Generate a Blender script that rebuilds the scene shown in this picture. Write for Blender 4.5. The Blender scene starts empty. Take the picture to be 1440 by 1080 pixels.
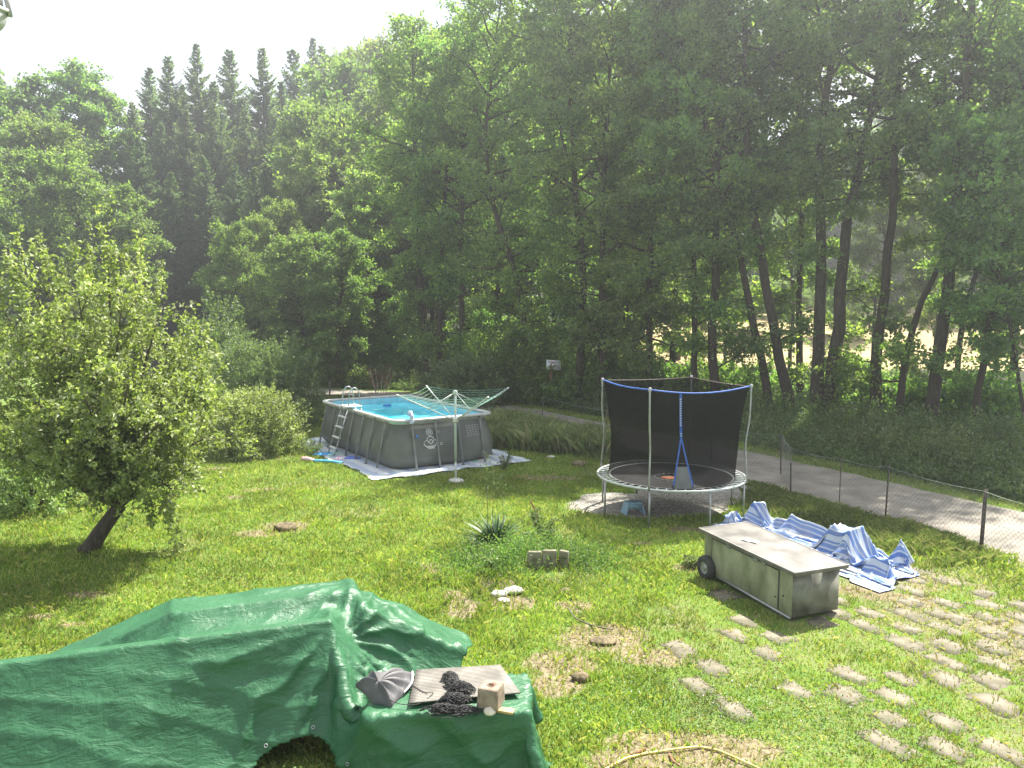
import bpy, math, random
import numpy as np
from mathutils import Vector, Matrix

# ------------------------------------------------------------------ camera, sky, sun
scene = bpy.context.scene
CAM_H = 4.1
PITCH = math.radians(5.4)
F = 1067.0                                # focal length in pixels of a 1440 px wide frame
cam_data = bpy.data.cameras.new("camera")
cam_data.sensor_width = 36.0
cam_data.lens = 36.0 * F / 1440.0
cam_data.clip_start = 0.05
cam_data.clip_end = 3000.0
cam = bpy.data.objects.new("camera", cam_data)
scene.collection.objects.link(cam)
cam.location = (0, 0, CAM_H)
cam.rotation_euler = (math.radians(90) - PITCH, 0, 0)
scene.camera = cam

SUN_EL, SUN_AZ = math.radians(57), math.radians(38)      # azimuth: clockwise from straight ahead (+Y)
sun_dir = Vector((math.sin(SUN_AZ) * math.cos(SUN_EL), math.cos(SUN_AZ) * math.cos(SUN_EL), math.sin(SUN_EL)))

world = bpy.data.worlds.new("World")
scene.world = world
world.use_nodes = True
wn, wl = world.node_tree.nodes, world.node_tree.links
wn.clear()
w_out = wn.new("ShaderNodeOutputWorld")
sky = wn.new("ShaderNodeTexSky")
sky.sky_type = 'NISHITA'
sky.sun_disc = False
sky.sun_elevation = SUN_EL
sky.sun_rotation = SUN_AZ
sky.air_density = 1.2
sky.dust_density = 2.0
bg_sky = wn.new("ShaderNodeBackground"); bg_sky.inputs[1].default_value = 0.11
wl.new(sky.outputs[0], bg_sky.inputs[0])
bg_cloud = wn.new("ShaderNodeBackground"); bg_cloud.inputs[1].default_value = 0.41
tc = wn.new("ShaderNodeTexCoord")
mp = wn.new("ShaderNodeMapping"); mp.inputs['Scale'].default_value = (1.0, 1.0, 2.6); mp.inputs['Rotation'].default_value = (0.2, 0.3, 0.4)
wl.new(tc.outputs['Generated'], mp.inputs[0])
nz = wn.new("ShaderNodeTexNoise"); nz.inputs['Scale'].default_value = 2.3; nz.inputs['Detail'].default_value = 7; nz.inputs['Roughness'].default_value = 0.55; nz.inputs['Distortion'].default_value = 0.4
wl.new(mp.outputs[0], nz.inputs['Vector'])
cr = wn.new("ShaderNodeValToRGB")
cr.color_ramp.elements[0].position = 0.34; cr.color_ramp.elements[0].color = (0.35, 0.35, 0.35, 1)
cr.color_ramp.elements[1].position = 0.56; cr.color_ramp.elements[1].color = (1, 1, 1, 1)
wl.new(nz.outputs[0], cr.inputs[0])
nz2 = wn.new("ShaderNodeTexNoise"); nz2.inputs['Scale'].default_value = 3.2; nz2.inputs['Detail'].default_value = 5
wl.new(mp.outputs[0], nz2.inputs['Vector'])
cc = wn.new("ShaderNodeValToRGB")
cc.color_ramp.elements[0].position = 0.35; cc.color_ramp.elements[0].color = (0.60, 0.65, 0.78, 1)
cc.color_ramp.elements[1].position = 0.62; cc.color_ramp.elements[1].color = (1.0, 1.0, 1.0, 1)
wl.new(nz2.outputs[0], cc.inputs[0])
wl.new(cc.outputs[0], bg_cloud.inputs[0])
mixw = wn.new("ShaderNodeMixShader")
wl.new(cr.outputs[0], mixw.inputs[0]); wl.new(bg_sky.outputs[0], mixw.inputs[1]); wl.new(bg_cloud.outputs[0], mixw.inputs[2])
wl.new(mixw.outputs[0], w_out.inputs[0])

sl = bpy.data.lights.new("sun", 'SUN')
sl.energy = 5.0
sl.angle = math.radians(0.6)
sl.color = (1.0, 0.95, 0.86)
sun = bpy.data.objects.new("sun", sl)
scene.collection.objects.link(sun)
sun.rotation_euler = (-sun_dir).to_track_quat('-Z', 'Y').to_euler()
sun.location = (10, 10, 60)

scene.view_settings.view_transform = 'Standard'
scene.view_settings.look = 'None'
scene.view_settings.gamma = 1.0
scene.view_settings.exposure = 1.65
scene.render.engine = 'CYCLES'
cy = scene.cycles
cy.max_bounces = 8; cy.diffuse_bounces = 5; cy.glossy_bounces = 2; cy.transmission_bounces = 4
cy.transparent_max_bounces = 12; cy.volume_bounces = 0
cy.caustics_reflective = False; cy.caustics_refractive = False
cy.volume_max_steps = 64
cy.use_fast_gi = False
cy.sample_clamp_indirect = 4.0

rng = np.random.default_rng(7)
random.seed(7)
PI = math.pi

# ------------------------------------------------------------------ photo pixel -> place on the ground
def ray(px, py):
    a, b = (px - 720) / F, (540 - py) / F
    c, s = math.cos(PITCH), math.sin(PITCH)
    return Vector((a, c + b * s, -s + b * c))
def P(px, py, z=0.0):
    d = ray(px, py)
    t = (z - CAM_H) / d.z
    return Vector((d.x * t, d.y * t, z))
def PD(px, py, Y):
    d = ray(px, py)
    t = Y / d.y
    return Vector((d.x * t, Y, CAM_H + d.z * t))

# ------------------------------------------------------------------ helpers
def link(o, parent=None):
    scene.collection.objects.link(o)
    if parent is not None:
        o.parent = parent
    return o
def tag(o, label=None, cat=None, group=None, kind=None):
    if label: o['label'] = label
    if cat: o['category'] = cat
    if group: o['group'] = group
    if kind: o['kind'] = kind
    return o
def thing(name, label, cat, loc=(0, 0, 0), rz=0.0, group=None):
    o = bpy.data.objects.new(name, None)
    o.empty_display_size = 0.2
    o.location = loc; o.rotation_euler = (0, 0, rz)
    link(o)
    return tag(o, label, cat, group)
def mesh_np(name, V, faces, smooth=False, attrs=None, uv=None):
    """faces: array (M,k), or list of such arrays with different k"""
    if not isinstance(faces, (list, tuple)): faces = [faces]
    faces = [np.asarray(f, dtype=np.int32) for f in faces if len(f)]
    V = np.asarray(V, dtype=np.float32)
    me = bpy.data.meshes.new(name)
    nl = sum(f.size for f in faces); npol = sum(len(f) for f in faces)
    me.vertices.add(len(V)); me.vertices.foreach_set('co', V.ravel())
    me.loops.add(nl); me.polygons.add(npol)
    lv = np.concatenate([f.ravel() for f in faces])
    tot = np.concatenate([np.full(len(f), f.shape[1], dtype=np.int32) for f in faces])
    st = np.concatenate([[0], np.cumsum(tot)[:-1]]).astype(np.int32)
    me.loops.foreach_set('vertex_index', lv)
    me.polygons.foreach_set('loop_start', st)
    me.update(calc_edges=True)
    if smooth: me.polygons.foreach_set('use_smooth', np.ones(npol, dtype=bool))
    if attrs:
        for k, a in attrs.items():
            at = me.attributes.new(k, 'FLOAT', 'POINT'); at.data.foreach_set('value', np.asarray(a, dtype=np.float32))
    if uv is not None:
        l = me.uv_layers.new(name='UVMap'); l.data.foreach_set('uv', np.asarray(uv, dtype=np.float32)[lv].ravel())
    return me
def obj_np(name, V, faces, m, parent=None, **k):
    me = mesh_np(name, V, faces, **k)
    me.materials.append(m)
    return link(bpy.data.objects.new(name, me), parent)

def tube_np(path, rad, n=6, cap=True, squash=None):
    """tube along path (k,3); returns V, quads"""
    path = np.asarray(path, float); k = len(path)
    rad = np.full(k, rad) if np.isscalar(rad) else np.asarray(rad, float)
    t = np.gradient(path, axis=0); t /= np.linalg.norm(t, axis=1)[:, None] + 1e-12
    ref = np.array([0, 0, 1.0]) if abs(t[:, 2]).mean() < 0.9 else np.array([1.0, 0, 0])
    a = np.cross(t, ref); a /= np.linalg.norm(a, axis=1)[:, None] + 1e-9
    b = np.cross(t, a)
    th = np.linspace(0, 2 * PI, n, endpoint=False)
    V = path[:, None, :] + rad[:, None, None] * (np.cos(th)[None, :, None] * a[:, None, :] + np.sin(th)[None, :, None] * b[:, None, :])
    V = V.reshape(-1, 3)
    i = np.arange(k - 1)[:, None] * n; j = np.arange(n)[None, :]; j2 = (j + 1) % n
    Fq = np.stack([i + j, i + j2, i + n + j2, i + n + j], -1).reshape(-1, 4)
    if cap:
        V = np.vstack([V, path[0], path[-1]])
        c0, c1 = k * n, k * n + 1
        jj = np.arange(n); jn = (jj + 1) % n
        F3 = np.vstack([np.stack([jn, jj, np.full(n, c0)], 1), np.stack([(k - 1) * n + jj, (k - 1) * n + jn, np.full(n, c1)], 1)])
        Fq = np.vstack([Fq, np.column_stack([F3, F3[:, 2]])]) if False else (Fq, F3)
        return V, Fq
    return V, (Fq, np.zeros((0, 3), int))

class MB:
    """collects shapes; build() links them as one mesh object"""
    def __init__(s): s.V = []; s.q = []; s.t = []; s.n = 0; s.poly = []
    def add(s, V, q=None, t=None):
        V = np.asarray(V, float)
        s.V.append(V)
        if q is not None and len(q): s.q.append(np.asarray(q) + s.n)
        if t is not None and len(t): s.t.append(np.asarray(t) + s.n)
        s.n += len(V)
    def tube(s, path, r, n=8, cap=True):
        V, (q, t) = tube_np([tuple(p) for p in path], r, n, cap); s.add(V, q, t); return s
    def box(s, c, d, M=None, taper=None):
        x, y, z = d[0] / 2, d[1] / 2, d[2] / 2
        V = np.array([[-x, -y, -z], [x, -y, -z], [x, y, -z], [-x, y, -z], [-x, -y, z], [x, -y, z], [x, y, z], [-x, y, z]], float)
        if taper: V[4:, :2] *= taper
        if M is not None: V = V @ np.array(M).T[:3, :3] if np.array(M).shape != (3, 3) else V @ np.array(M).T
        V = V + np.array(c, float)
        s.add(V, [[3, 2, 1, 0], [4, 5, 6, 7], [0, 1, 5, 4], [1, 2, 6, 5], [2, 3, 7, 6], [3, 0, 4, 7]]); return s
    def hexa(s, b4, t4):
        s.add(np.vstack([np.array([tuple(p) for p in b4]), np.array([tuple(p) for p in t4])]), [[3, 2, 1, 0], [4, 5, 6, 7], [0, 1, 5, 4], [1, 2, 6, 5], [2, 3, 7, 6], [3, 0, 4, 7]]); return s
    def lathe(s, prof, c=(0, 0, 0), n=24, M=None):
        prof = np.asarray(prof, float); k = len(prof)
        th = np.linspace(0, 2 * PI, n, endpoint=False)
        V = np.stack([prof[:, 0][:, None] * np.cos(th), prof[:, 0][:, None] * np.sin(th), np.repeat(prof[:, 1][:, None], n, 1)], -1).reshape(-1, 3)
        if M is not None: V = V @ np.array(M).T
        V = V + np.array(c, float)
        i = np.arange(k - 1)[:, None] * n; j = np.arange(n)[None, :]; j2 = (j + 1) % n
        s.add(V, np.stack([i + j, i + j2, i + n + j2, i + n + j], -1).reshape(-1, 4)); return s
    def grid(s, G):
        G = np.asarray(G, float); a, b = G.shape[:2]
        i = np.arange(a - 1)[:, None] * b; j = np.arange(b - 1)[None, :]
        s.add(G.reshape(-1, 3), np.stack([i + j, i + j + 1, i + b + j + 1, i + b + j], -1).reshape(-1, 4)); return s
    def build(s, name, m, parent=None, smooth=False, bevel=0.0, uv=None):
        fs = []
        if s.q: fs.append(np.vstack(s.q))
        if s.t: fs.append(np.vstack(s.t))
        o = obj_np(name, np.vstack(s.V), fs, m, parent, smooth=smooth, uv=uv)
        if bevel > 0:
            b = o.modifiers.new('bevel', 'BEVEL'); b.width = bevel; b.segments = 2; b.limit_method = 'ANGLE'
        return o
def copy_tree(o, parent=None):
    c = o.copy(); scene.collection.objects.link(c); c.parent = parent
    for ch in list(o.children): copy_tree(ch, c)
    return c
def rotz(a): return np.array([[math.cos(a), -math.sin(a), 0], [math.sin(a), math.cos(a), 0], [0, 0, 1.0]])

# smooth value noise in numpy, for terrain, patches and wobble
_perm = np.random.default_rng(3).random((256, 256))
def vnoise(x, y, s=1.0, o=0.0):
    x = np.asarray(x, float) / s + 37.3 + o; y = np.asarray(y, float) / s + 91.7 + o * 1.7
    xi, yi = np.floor(x).astype(int), np.floor(y).astype(int); fx, fy = x - xi, y - yi
    fx = fx * fx * (3 - 2 * fx); fy = fy * fy * (3 - 2 * fy)
    g = lambda a, b: _perm[a % 256, b % 256]
    return (g(xi, yi) * (1 - fx) + g(xi + 1, yi) * fx) * (1 - fy) + (g(xi, yi + 1) * (1 - fx) + g(xi + 1, yi + 1) * fx) * fy
def fbm(x, y, s=1.0, o=0.0, n=4):
    v = 0; a = 0.5; t = 0
    for i in range(n):
        v = v + a * vnoise(x, y, s / 2 ** i, o + i * 13.1); t += a; a *= 0.5
    return v / t
def sstep(a, b, x):
    t = np.clip((np.asarray(x, float) - a) / (b - a), 0, 1); return t * t * (3 - 2 * t)

# ------------------------------------------------------------------ materials
def ncol(c): return (c[0], c[1], c[2], 1.0)
def mat(name, c1, c2=None, rough=0.7, scale=8.0, detail=6, bump=0.0, bscale=None, metal=0.0, spec=0.5, stretch=None, lo=0.35, hi=0.65, coord='Object', rough2=None, sheen=0.0, bdist=0.02):
    m = bpy.data.materials.new(name); m.use_nodes = True
    n, l = m.node_tree.nodes, m.node_tree.links
    p = n['Principled BSDF']
    p.inputs['Roughness'].default_value = rough; p.inputs['Metallic'].default_value = metal
    p.inputs['Specular IOR Level'].default_value = spec
    t = n.new('ShaderNodeTexCoord'); mp = n.new('ShaderNodeMapping'); l.new(t.outputs[coord], mp.inputs[0])
    if stretch: mp.inputs['Scale'].default_value = stretch
    if c2 is None: c2 = [min(1, x * 1.25) for x in c1]
    nz = n.new('ShaderNodeTexNoise'); nz.inputs['Scale'].default_value = scale; nz.inputs['Detail'].default_value = detail
    l.new(mp.outputs[0], nz.inputs['Vector'])
    r = n.new('ShaderNodeValToRGB'); r.color_ramp.elements[0].position = lo; r.color_ramp.elements[1].position = hi
    r.color_ramp.elements[0].color = ncol(c1); r.color_ramp.elements[1].color = ncol(c2)
    l.new(nz.outputs[0], r.inputs[0]); l.new(r.outputs[0], p.inputs['Base Color'])
    if rough2 is not None:
        mr = n.new('ShaderNodeMapRange'); mr.inputs[3].default_value = rough; mr.inputs[4].default_value = rough2
        l.new(nz.outputs[0], mr.inputs[0]); l.new(mr.outputs[0], p.inputs['Roughness'])
    if bump > 0:
        nb = n.new('ShaderNodeTexNoise'); nb.inputs['Scale'].default_value = bscale or scale * 4; nb.inputs['Detail'].default_value = 6
        l.new(mp.outputs[0], nb.inputs['Vector'])
        bp = n.new('ShaderNodeBump'); bp.inputs['Strength'].default_value = bump; bp.inputs['Distance'].default_value = bdist
        l.new(nb.outputs[0], bp.inputs['Height']); l.new(bp.outputs[0], p.inputs['Normal'])
    return m
def leaf_mat(name, cols, trans=0.45, tcol=None, gloss=0.04, patch=None, pscale=0.35):
    """thin leaves: diffuse + light passing through; colour differs from leaf to leaf and from clump to clump"""
    m = bpy.data.materials.new(name); m.use_nodes = True
    n, l = m.node_tree.nodes, m.node_tree.links; n.clear()
    out = n.new('ShaderNodeOutputMaterial')
    g = n.new('ShaderNodeNewGeometry')
    r = n.new('ShaderNodeValToRGB')
    while len(r.color_ramp.elements) < len(cols): r.color_ramp.elements.new(0.5)
    for i, c in enumerate(cols):
        r.color_ramp.elements[i].position = i / (len(cols) - 1); r.color_ramp.elements[i].color = ncol(c)
    l.new(g.outputs['Random Per Island'], r.inputs[0])
    oi = n.new('ShaderNodeObjectInfo')
    hsv = n.new('ShaderNodeHueSaturation')
    l.new(r.outputs[0], hsv.inputs['Color'])
    mr = n.new('ShaderNodeMapRange'); mr.inputs[3].default_value = 0.75; mr.inputs[4].default_value = 1.3
    tco = n.new('ShaderNodeTexCoord'); nz = n.new('ShaderNodeTexNoise'); nz.inputs['Scale'].default_value = pscale; nz.inputs['Detail'].default_value = 2
    l.new(tco.outputs['Object'], nz.inputs['Vector'])
    l.new(nz.outputs[0], mr.inputs[0]); mr.inputs[1].default_value = 0.3; mr.inputs[2].default_value = 0.7
    l.new(mr.outputs[0], hsv.inputs['Value'])
    mh = n.new('ShaderNodeMapRange'); mh.inputs[3].default_value = 0.475; mh.inputs[4].default_value = 0.515
    l.new(oi.outputs['Random'], mh.inputs[0]); l.new(mh.outputs[0], hsv.inputs['Hue'])
    d = n.new('ShaderNodeBsdfDiffuse'); l.new(hsv.outputs[0], d.inputs[0])
    t = n.new('ShaderNodeBsdfTranslucent')
    mx = n.new('ShaderNodeMix'); mx.data_type = 'RGBA'; mx.blend_type = 'MULTIPLY'; mx.inputs[0].default_value = 1.0
    l.new(hsv.outputs[0], mx.inputs[6]); mx.inputs[7].default_value = ncol(tcol or (1.5, 1.7, 0.7))
    l.new(mx.outputs[2], t.inputs[0])
    m1 = n.new('ShaderNodeMixShader'); m1.inputs[0].default_value = trans
    l.new(d.outputs[0], m1.inputs[1]); l.new(t.outputs[0], m1.inputs[2])
    gl = n.new('ShaderNodeBsdfGlossy'); gl.inputs['Roughness'].default_value = 0.6
    m2 = n.new('ShaderNodeMixShader'); m2.inputs[0].default_value = gloss
    l.new(m1.outputs[0], m2.inputs[1]); l.new(gl.outputs[0], m2.inputs[2])
    l.new(m2.outputs[0], out.inputs[0])
    return m

M_bark = mat('bark', (0.035, 0.028, 0.02), (0.09, 0.075, 0.055), rough=0.95, scale=6, stretch=(3, 3, 0.6), bump=0.6, bscale=14)
M_bark_pale = mat('grey_bark', (0.09, 0.08, 0.06), (0.17, 0.155, 0.12), rough=0.95, scale=6, stretch=(3, 3, 0.8), bump=0.5, bscale=14)
L_alder = leaf_mat('alder_leaves', [(0.085, 0.165, 0.055), (0.135, 0.235, 0.07), (0.24, 0.34, 0.11)], trans=0.62, gloss=.05, tcol=(1.75, 1.8, .75))
L_light = leaf_mat('light_leaves', [(0.10, 0.165, 0.055), (0.15, 0.22, 0.07), (0.23, 0.30, 0.10)], trans=0.55)
L_spruce = leaf_mat('spruce_needles', [(0.12, 0.19, 0.11), (0.16, 0.23, 0.125), (0.21, 0.27, 0.14)], trans=0.5, gloss=0.02)
L_apple = leaf_mat('apple_leaves', [(0.12, 0.18, 0.055), (0.18, 0.25, 0.075), (0.26, 0.32, 0.12), (0.34, 0.385, 0.21)], trans=0.42, gloss=0.05, pscale=1.2)
L_bush = leaf_mat('bush_leaves', [(0.10, 0.145, 0.06), (0.14, 0.185, 0.08), (0.20, 0.24, 0.12)], trans=0.42, pscale=1.0)
L_weed = leaf_mat('weed_leaves', [(0.08, 0.13, 0.05), (0.12, 0.175, 0.065), (0.22, 0.28, 0.13)], trans=0.45, pscale=0.8)
# ------------------------------------------------------------------ terrain
def tz(x, y):
    x = np.asarray(x, float); y = np.asarray(y, float)
    side = sstep(-2, 22, x - (y - 50) * 0.10)                  # 0: wooded hill on the left, 1: open field on the right
    dl = np.log1p(np.exp((y - 54) / 4.0)) * 4.0
    left = 26.0 * (1 - np.exp(-dl * 0.26 / 26.0))
    dr = np.log1p(np.exp((y - 46) / 3.0)) * 3.0
    right = 30.0 * (1 - np.exp(-dr * 0.165 / 30.0))
    z = left * (1 - side) + right * side
    z = z * sstep(-40, 30, y + 30)
    amp = sstep(8, 60, np.abs(y)) * 0.5
    return z + (fbm(x, y, 7.0) - 0.5) * 0.10 * sstep(2, 6, y) * 0.6 + (fbm(x, y, 18.0, 5.0) - 0.5) * amp * sstep(40, 60, y) * 2

# road: centre line and width, from the kerb lines seen in the photo
near_e = [P(1500, 830), P(1440, 790), P(1250, 733), P(1110, 690), P(1040, 668), P(940, 640), P(850, 618), P(700, 585), P(580, 565), P(430, 561), P(330, 556), P(200, 551)]
far_e = [P(1540, 741), P(1440, 717), P(1250, 682), P(1110, 650), P(1040, 637), P(940, 618), P(850, 602), P(700, 571), P(580, 553), P(430, 544), P(330, 540), P(200, 535)]
def dense(pts, step=0.35):
    pts = np.array([tuple(p) for p in pts]); d = np.r_[0, np.cumsum(np.linalg.norm(np.diff(pts, axis=0), axis=1))]
    n = max(2, int(d[-1] / step)); t = np.linspace(0, d[-1], n)
    # Catmull-like smoothing
    out = np.stack([np.interp(t, d, pts[:, k]) for k in range(3)], 1)
    for _ in range(6): out[1:-1] = (out[:-2] + 2 * out[1:-1] + out[2:]) / 4
    return out
Nn = 140
def resamp(pts, n):
    pts = dense(pts); d = np.r_[0, np.cumsum(np.linalg.norm(np.diff(pts, axis=0), axis=1))]
    t = np.linspace(0, d[-1], n); return np.stack([np.interp(t, d, pts[:, k]) for k in range(3)], 1)
RN, RF = resamp(near_e, Nn), resamp(far_e, Nn)
# keep the true width of the lane where the photo's grazing view makes it uncertain
RC = (RN + RF) / 2
ext0 = RC[0] + (RC[0] - RC[6]) / np.linalg.norm(RC[0] - RC[6]) * 14
RC = np.vstack([ext0[None], RC])
tg = np.gradient(RC, axis=0); tg /= np.linalg.norm(tg, axis=1)[:, None]
nr = np.stack([-tg[:, 1], tg[:, 0], np.zeros(len(tg))], 1)
if nr[5, 1] > 0: nr = -nr                                        # nr points to the garden side
def road_dist(x, y):
    """signed distance from the lane's centre: positive on the garden side"""
    x = np.asarray(x, float).ravel(); y = np.asarray(y, float).ravel()
    out = np.empty(len(x))
    for s in range(0, len(x), 40000):
        dx = x[s:s + 40000, None] - RC[None, :, 0]; dy = y[s:s + 40000, None] - RC[None, :, 1]
        k = np.argmin(dx * dx + dy * dy, 1); i = np.arange(len(k))
        out[s:s + 40000] = dx[i, k] * nr[k, 0] + dy[i, k] * nr[k, 1]
    return out
ROAD_W = 1.55

def ell(x, y, px, py, rx, ry, z=0.0):
    """soft ellipse of a patch seen at (px,py), radii in metres"""
    c = P(px, py, z)
    return ((x - c.x) / rx) ** 2 + ((y - c.y) / ry) ** 2
TRAMP = P(943, 668, 0.75); TRAMP.z = 0
GRAV = [(P(905, 712), 1.75, 0.95), (P(975, 690), 1.5, 0.85), (P(1000, 702), 0.9, 0.5), (P(870, 700), 0.9, 0.5)]
POOL_IN = []
SOILS = [(860, 655, .55, .5), (770, 672, .9, .35), (400, 742, .55, .45), (365, 750, .5, .3), (700, 822, .4, .35), (620, 800, .5, .4), (840, 900, .75, .5), (905, 925, .5, .3), (790, 935, .5, .45),
         (810, 855, .35, .3), (780, 965, .4, .3), (970, 800, .35, .22), (960, 745, .5, .25), (50, 870, .3, .12), (100, 880, .2, .12), (120, 838, .35, .15), (1000, 1060, .8, .3), (930, 1050, .6, .25), (880, 1075, .5, .25),
         (370, 690, .5, .25), (300, 660, .5, .2), (650, 855, .3, .4), (1300, 850, .5, .3), (1180, 830, .6, .2), (1240, 840, .5, .25), (720, 850, .35, .3), (640, 838, .3, .3), (330, 700, .3, .2), (700, 655, .4, .3), (900, 765, .3, .15), (1010, 790, .4, .2)]
PAVE_A = (P(905, 850), P(1290, 800), P(1560, 870), P(1560, 1200), P(980, 1120))       # outline of the overgrown slabs
def in_poly(x, y, poly):
    c = np.zeros(np.shape(x), bool); n = len(poly)
    for i in range(n):
        a, b = poly[i], poly[(i + 1) % n]
        k = ((a[1] > y) != (b[1] > y)) & (x < (b[0] - a[0]) * (y - a[1]) / (b[1] - a[1] + 1e-12) + a[0]); c ^= k
    return c
def m_soil(x, y):
    w = (fbm(x, y, 0.5, 3.0) - 0.5) * 1.5
    v = np.zeros(np.shape(x))
    for px, py, rx, ry in SOILS: v = np.maximum(v, 1 - sstep(0.3, 1.2, ell(x, y, px, py, rx, ry) + w))
    dry = sstep(0.56, 0.74, fbm(x, y, 1.3, 8.0)) * 0.5
    pvm = in_poly(x, y, PAVE_A) * (.4 + .5 * sstep(4, 7, x)) * sstep(.35, .55, fbm(x, y, .5, 21.0)); dry = np.maximum(dry, pvm)
    return np.clip(np.maximum(v, dry), 0, 1)
def m_gravel(x, y):
    w = (fbm(x, y, 0.6, 6.0) - 0.5) * 0.9
    v = np.zeros(np.shape(x))
    for c, rx, ry in GRAV: v = np.maximum(v, 1 - sstep(0.75, 1.1, ((x - c.x) / rx) ** 2 + ((y - c.y) / ry) ** 2 + w))
    return v
def m_field(x, y):
    return sstep(47, 49, y + (fbm(x, y, 4) - .5) * 3) * sstep(3, 9, x - (y - 48) * 0.12) * (1 - sstep(74, 77, y))
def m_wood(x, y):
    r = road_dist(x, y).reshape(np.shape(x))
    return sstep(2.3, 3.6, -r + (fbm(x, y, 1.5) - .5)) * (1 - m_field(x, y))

gx = np.sinh(np.linspace(-5.2, 5.2, 420)); gx = gx / gx.max() * 420
gy = np.r_[-30, -15, -5, 0, 2, np.linspace(3, 16, 190), 16 + (np.exp(np.linspace(0.008, 3.9, 190)) - 1) * 6.0]
gy = np.r_[gy, np.linspace(gy[-1] + 30, 900, 14)]
GX, GY = np.meshgrid(gx, gy)
GZ = tz(GX, GY)
gV = np.stack([GX, GY, GZ], -1).reshape(-1, 3)
a_, b_ = GX.shape
i_ = np.arange(a_ - 1)[:, None] * b_; j_ = np.arange(b_ - 1)[None, :]
gF = np.stack([i_ + j_, i_ + j_ + 1, i_ + b_ + j_ + 1, i_ + b_ + j_], -1).reshape(-1, 4)
fx, fy = GX.ravel(), GY.ravel()
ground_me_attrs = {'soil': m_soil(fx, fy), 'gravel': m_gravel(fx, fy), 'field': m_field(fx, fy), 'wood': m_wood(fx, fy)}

def ground_mat():
    m = bpy.data.materials.new('lawn_ground'); m.use_nodes = True
    n, l = m.node_tree.nodes, m.node_tree.links
    p = n['Principled BSDF']; p.inputs['Roughness'].default_value = 0.95; p.inputs['Specular IOR Level'].default_value = 0.15
    t = n.new('ShaderNodeTexCoord')
    def noise(s, d=6, r=0.6):
        z = n.new('ShaderNodeTexNoise'); z.inputs['Scale'].default_value = s; z.inputs['Detail'].default_value = d; z.inputs['Roughness'].default_value = r
        l.new(t.outputs['Object'], z.inputs['Vector']); return z.outputs[0]
    def ramp(src, stops):
        r = n.new('ShaderNodeValToRGB')
        while len(r.color_ramp.elements) < len(stops): r.color_ramp.elements.new(0.5)
        for e, (pos, c) in zip(r.color_ramp.elements, stops): e.position = pos; e.color = ncol(c)
        l.new(src, r.inputs[0]); return r.outputs[0]
    def mix(f, a, b):
        x = n.new('ShaderNodeMix'); x.data_type = 'RGBA'; l.new(f, x.inputs[0]); l.new(a, x.inputs[6]); l.new(b, x.inputs[7]); return x.outputs[2]
    def att(nm, thr=0.5, soft=0.25, ns=14, amt=0.6):
        a = n.new('ShaderNodeAttribute'); a.attribute_name = nm
        z = noise(ns); s = n.new('ShaderNodeMath'); s.operation = 'MULTIPLY_ADD'; l.new(z, s.inputs[0]); s.inputs[1].default_value = amt; 
        q = n.new('ShaderNodeMath'); q.operation = 'SUBTRACT'; l.new(a.outputs['Fac'], q.inputs[0]); q.inputs[1].default_value = amt / 2
        l.new(q.outputs[0], s.inputs[2])
        mr = n.new('ShaderNodeMapRange'); mr.interpolation_type = 'SMOOTHSTEP'; mr.inputs[1].default_value = thr - soft; mr.inputs[2].default_value = thr + soft
        l.new(s.outputs[0], mr.inputs[0]); return mr.outputs[0]
    grass = ramp(noise(3.0), [(0.3, (0.09, 0.16, 0.03)), (0.55, (0.13, 0.20, 0.04)), (0.75, (0.20, 0.23, 0.07))])
    soil = ramp(noise(22, 8), [(0.3, (0.10, 0.085, 0.05)), (0.5, (0.20, 0.165, 0.10)), (0.72, (0.33, 0.28, 0.19))])
    vz = n.new('ShaderNodeTexVoronoi'); vz.inputs['Scale'].default_value = 28; l.new(t.outputs['Object'], vz.inputs['Vector'])
    grav = ramp(vz.outputs['Color'], [(0.1, (0.13, 0.12, 0.10)), (0.5, (0.26, 0.245, 0.21)), (0.9, (0.42, 0.40, 0.35))])
    field = ramp(noise(0.7, 8), [(0.3, (0.36, 0.28, 0.13)), (0.6, (0.50, 0.40, 0.22))])
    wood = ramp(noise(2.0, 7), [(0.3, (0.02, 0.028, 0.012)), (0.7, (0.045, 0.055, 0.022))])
    c = mix(att('soil', 0.55, 0.4, 9, 1.1), grass, soil)
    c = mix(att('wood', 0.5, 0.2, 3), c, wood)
    c = mix(att('gravel', 0.5, 0.15), c, grav)
    c = mix(att('field', 0.5, 0.3, 2), c, field)
    l.new(c, p.inputs['Base Color'])
    bp = n.new('ShaderNodeBump'); bp.inputs['Strength'].default_value = 0.7; bp.inputs['Distance'].default_value = 0.03
    l.new(noise(26, 6), bp.inputs['Height']); l.new(bp.outputs[0], p.inputs['Normal'])
    return m
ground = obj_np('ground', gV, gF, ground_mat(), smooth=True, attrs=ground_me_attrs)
tag(ground, 'garden lawn, wood floor and field behind', kind='structure')

# road
k = len(RC)
cols = np.linspace(-ROAD_W, ROAD_W, 9)
RG = RC[:, None, :] + nr[:, None, :] * cols[None, :, None]
RG[..., 2] = tz(RG[..., 0], RG[..., 1]) + 0.03 - 0.02 * (np.abs(cols) / ROAD_W)[None, :] ** 4
edge_w = (fbm(RG[:, 0, 0], RG[:, 0, 1], 0.8) - .5) * 0.5
RG[:, 0, :2] += nr[:, :2] * edge_w[:, None]; RG[:, -1, :2] += nr[:, :2] * edge_w[::-1][:, None]
M_road = mat('asphalt', (0.19, 0.17, 0.14), (0.30, 0.27, 0.22), rough=0.92, scale=1.6, detail=10, bump=0.35, bscale=90, bdist=0.01)
mbr = MB().grid(RG); road = mbr.build('road', M_road, smooth=True); tag(road, 'narrow worn country lane', kind='structure')

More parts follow.
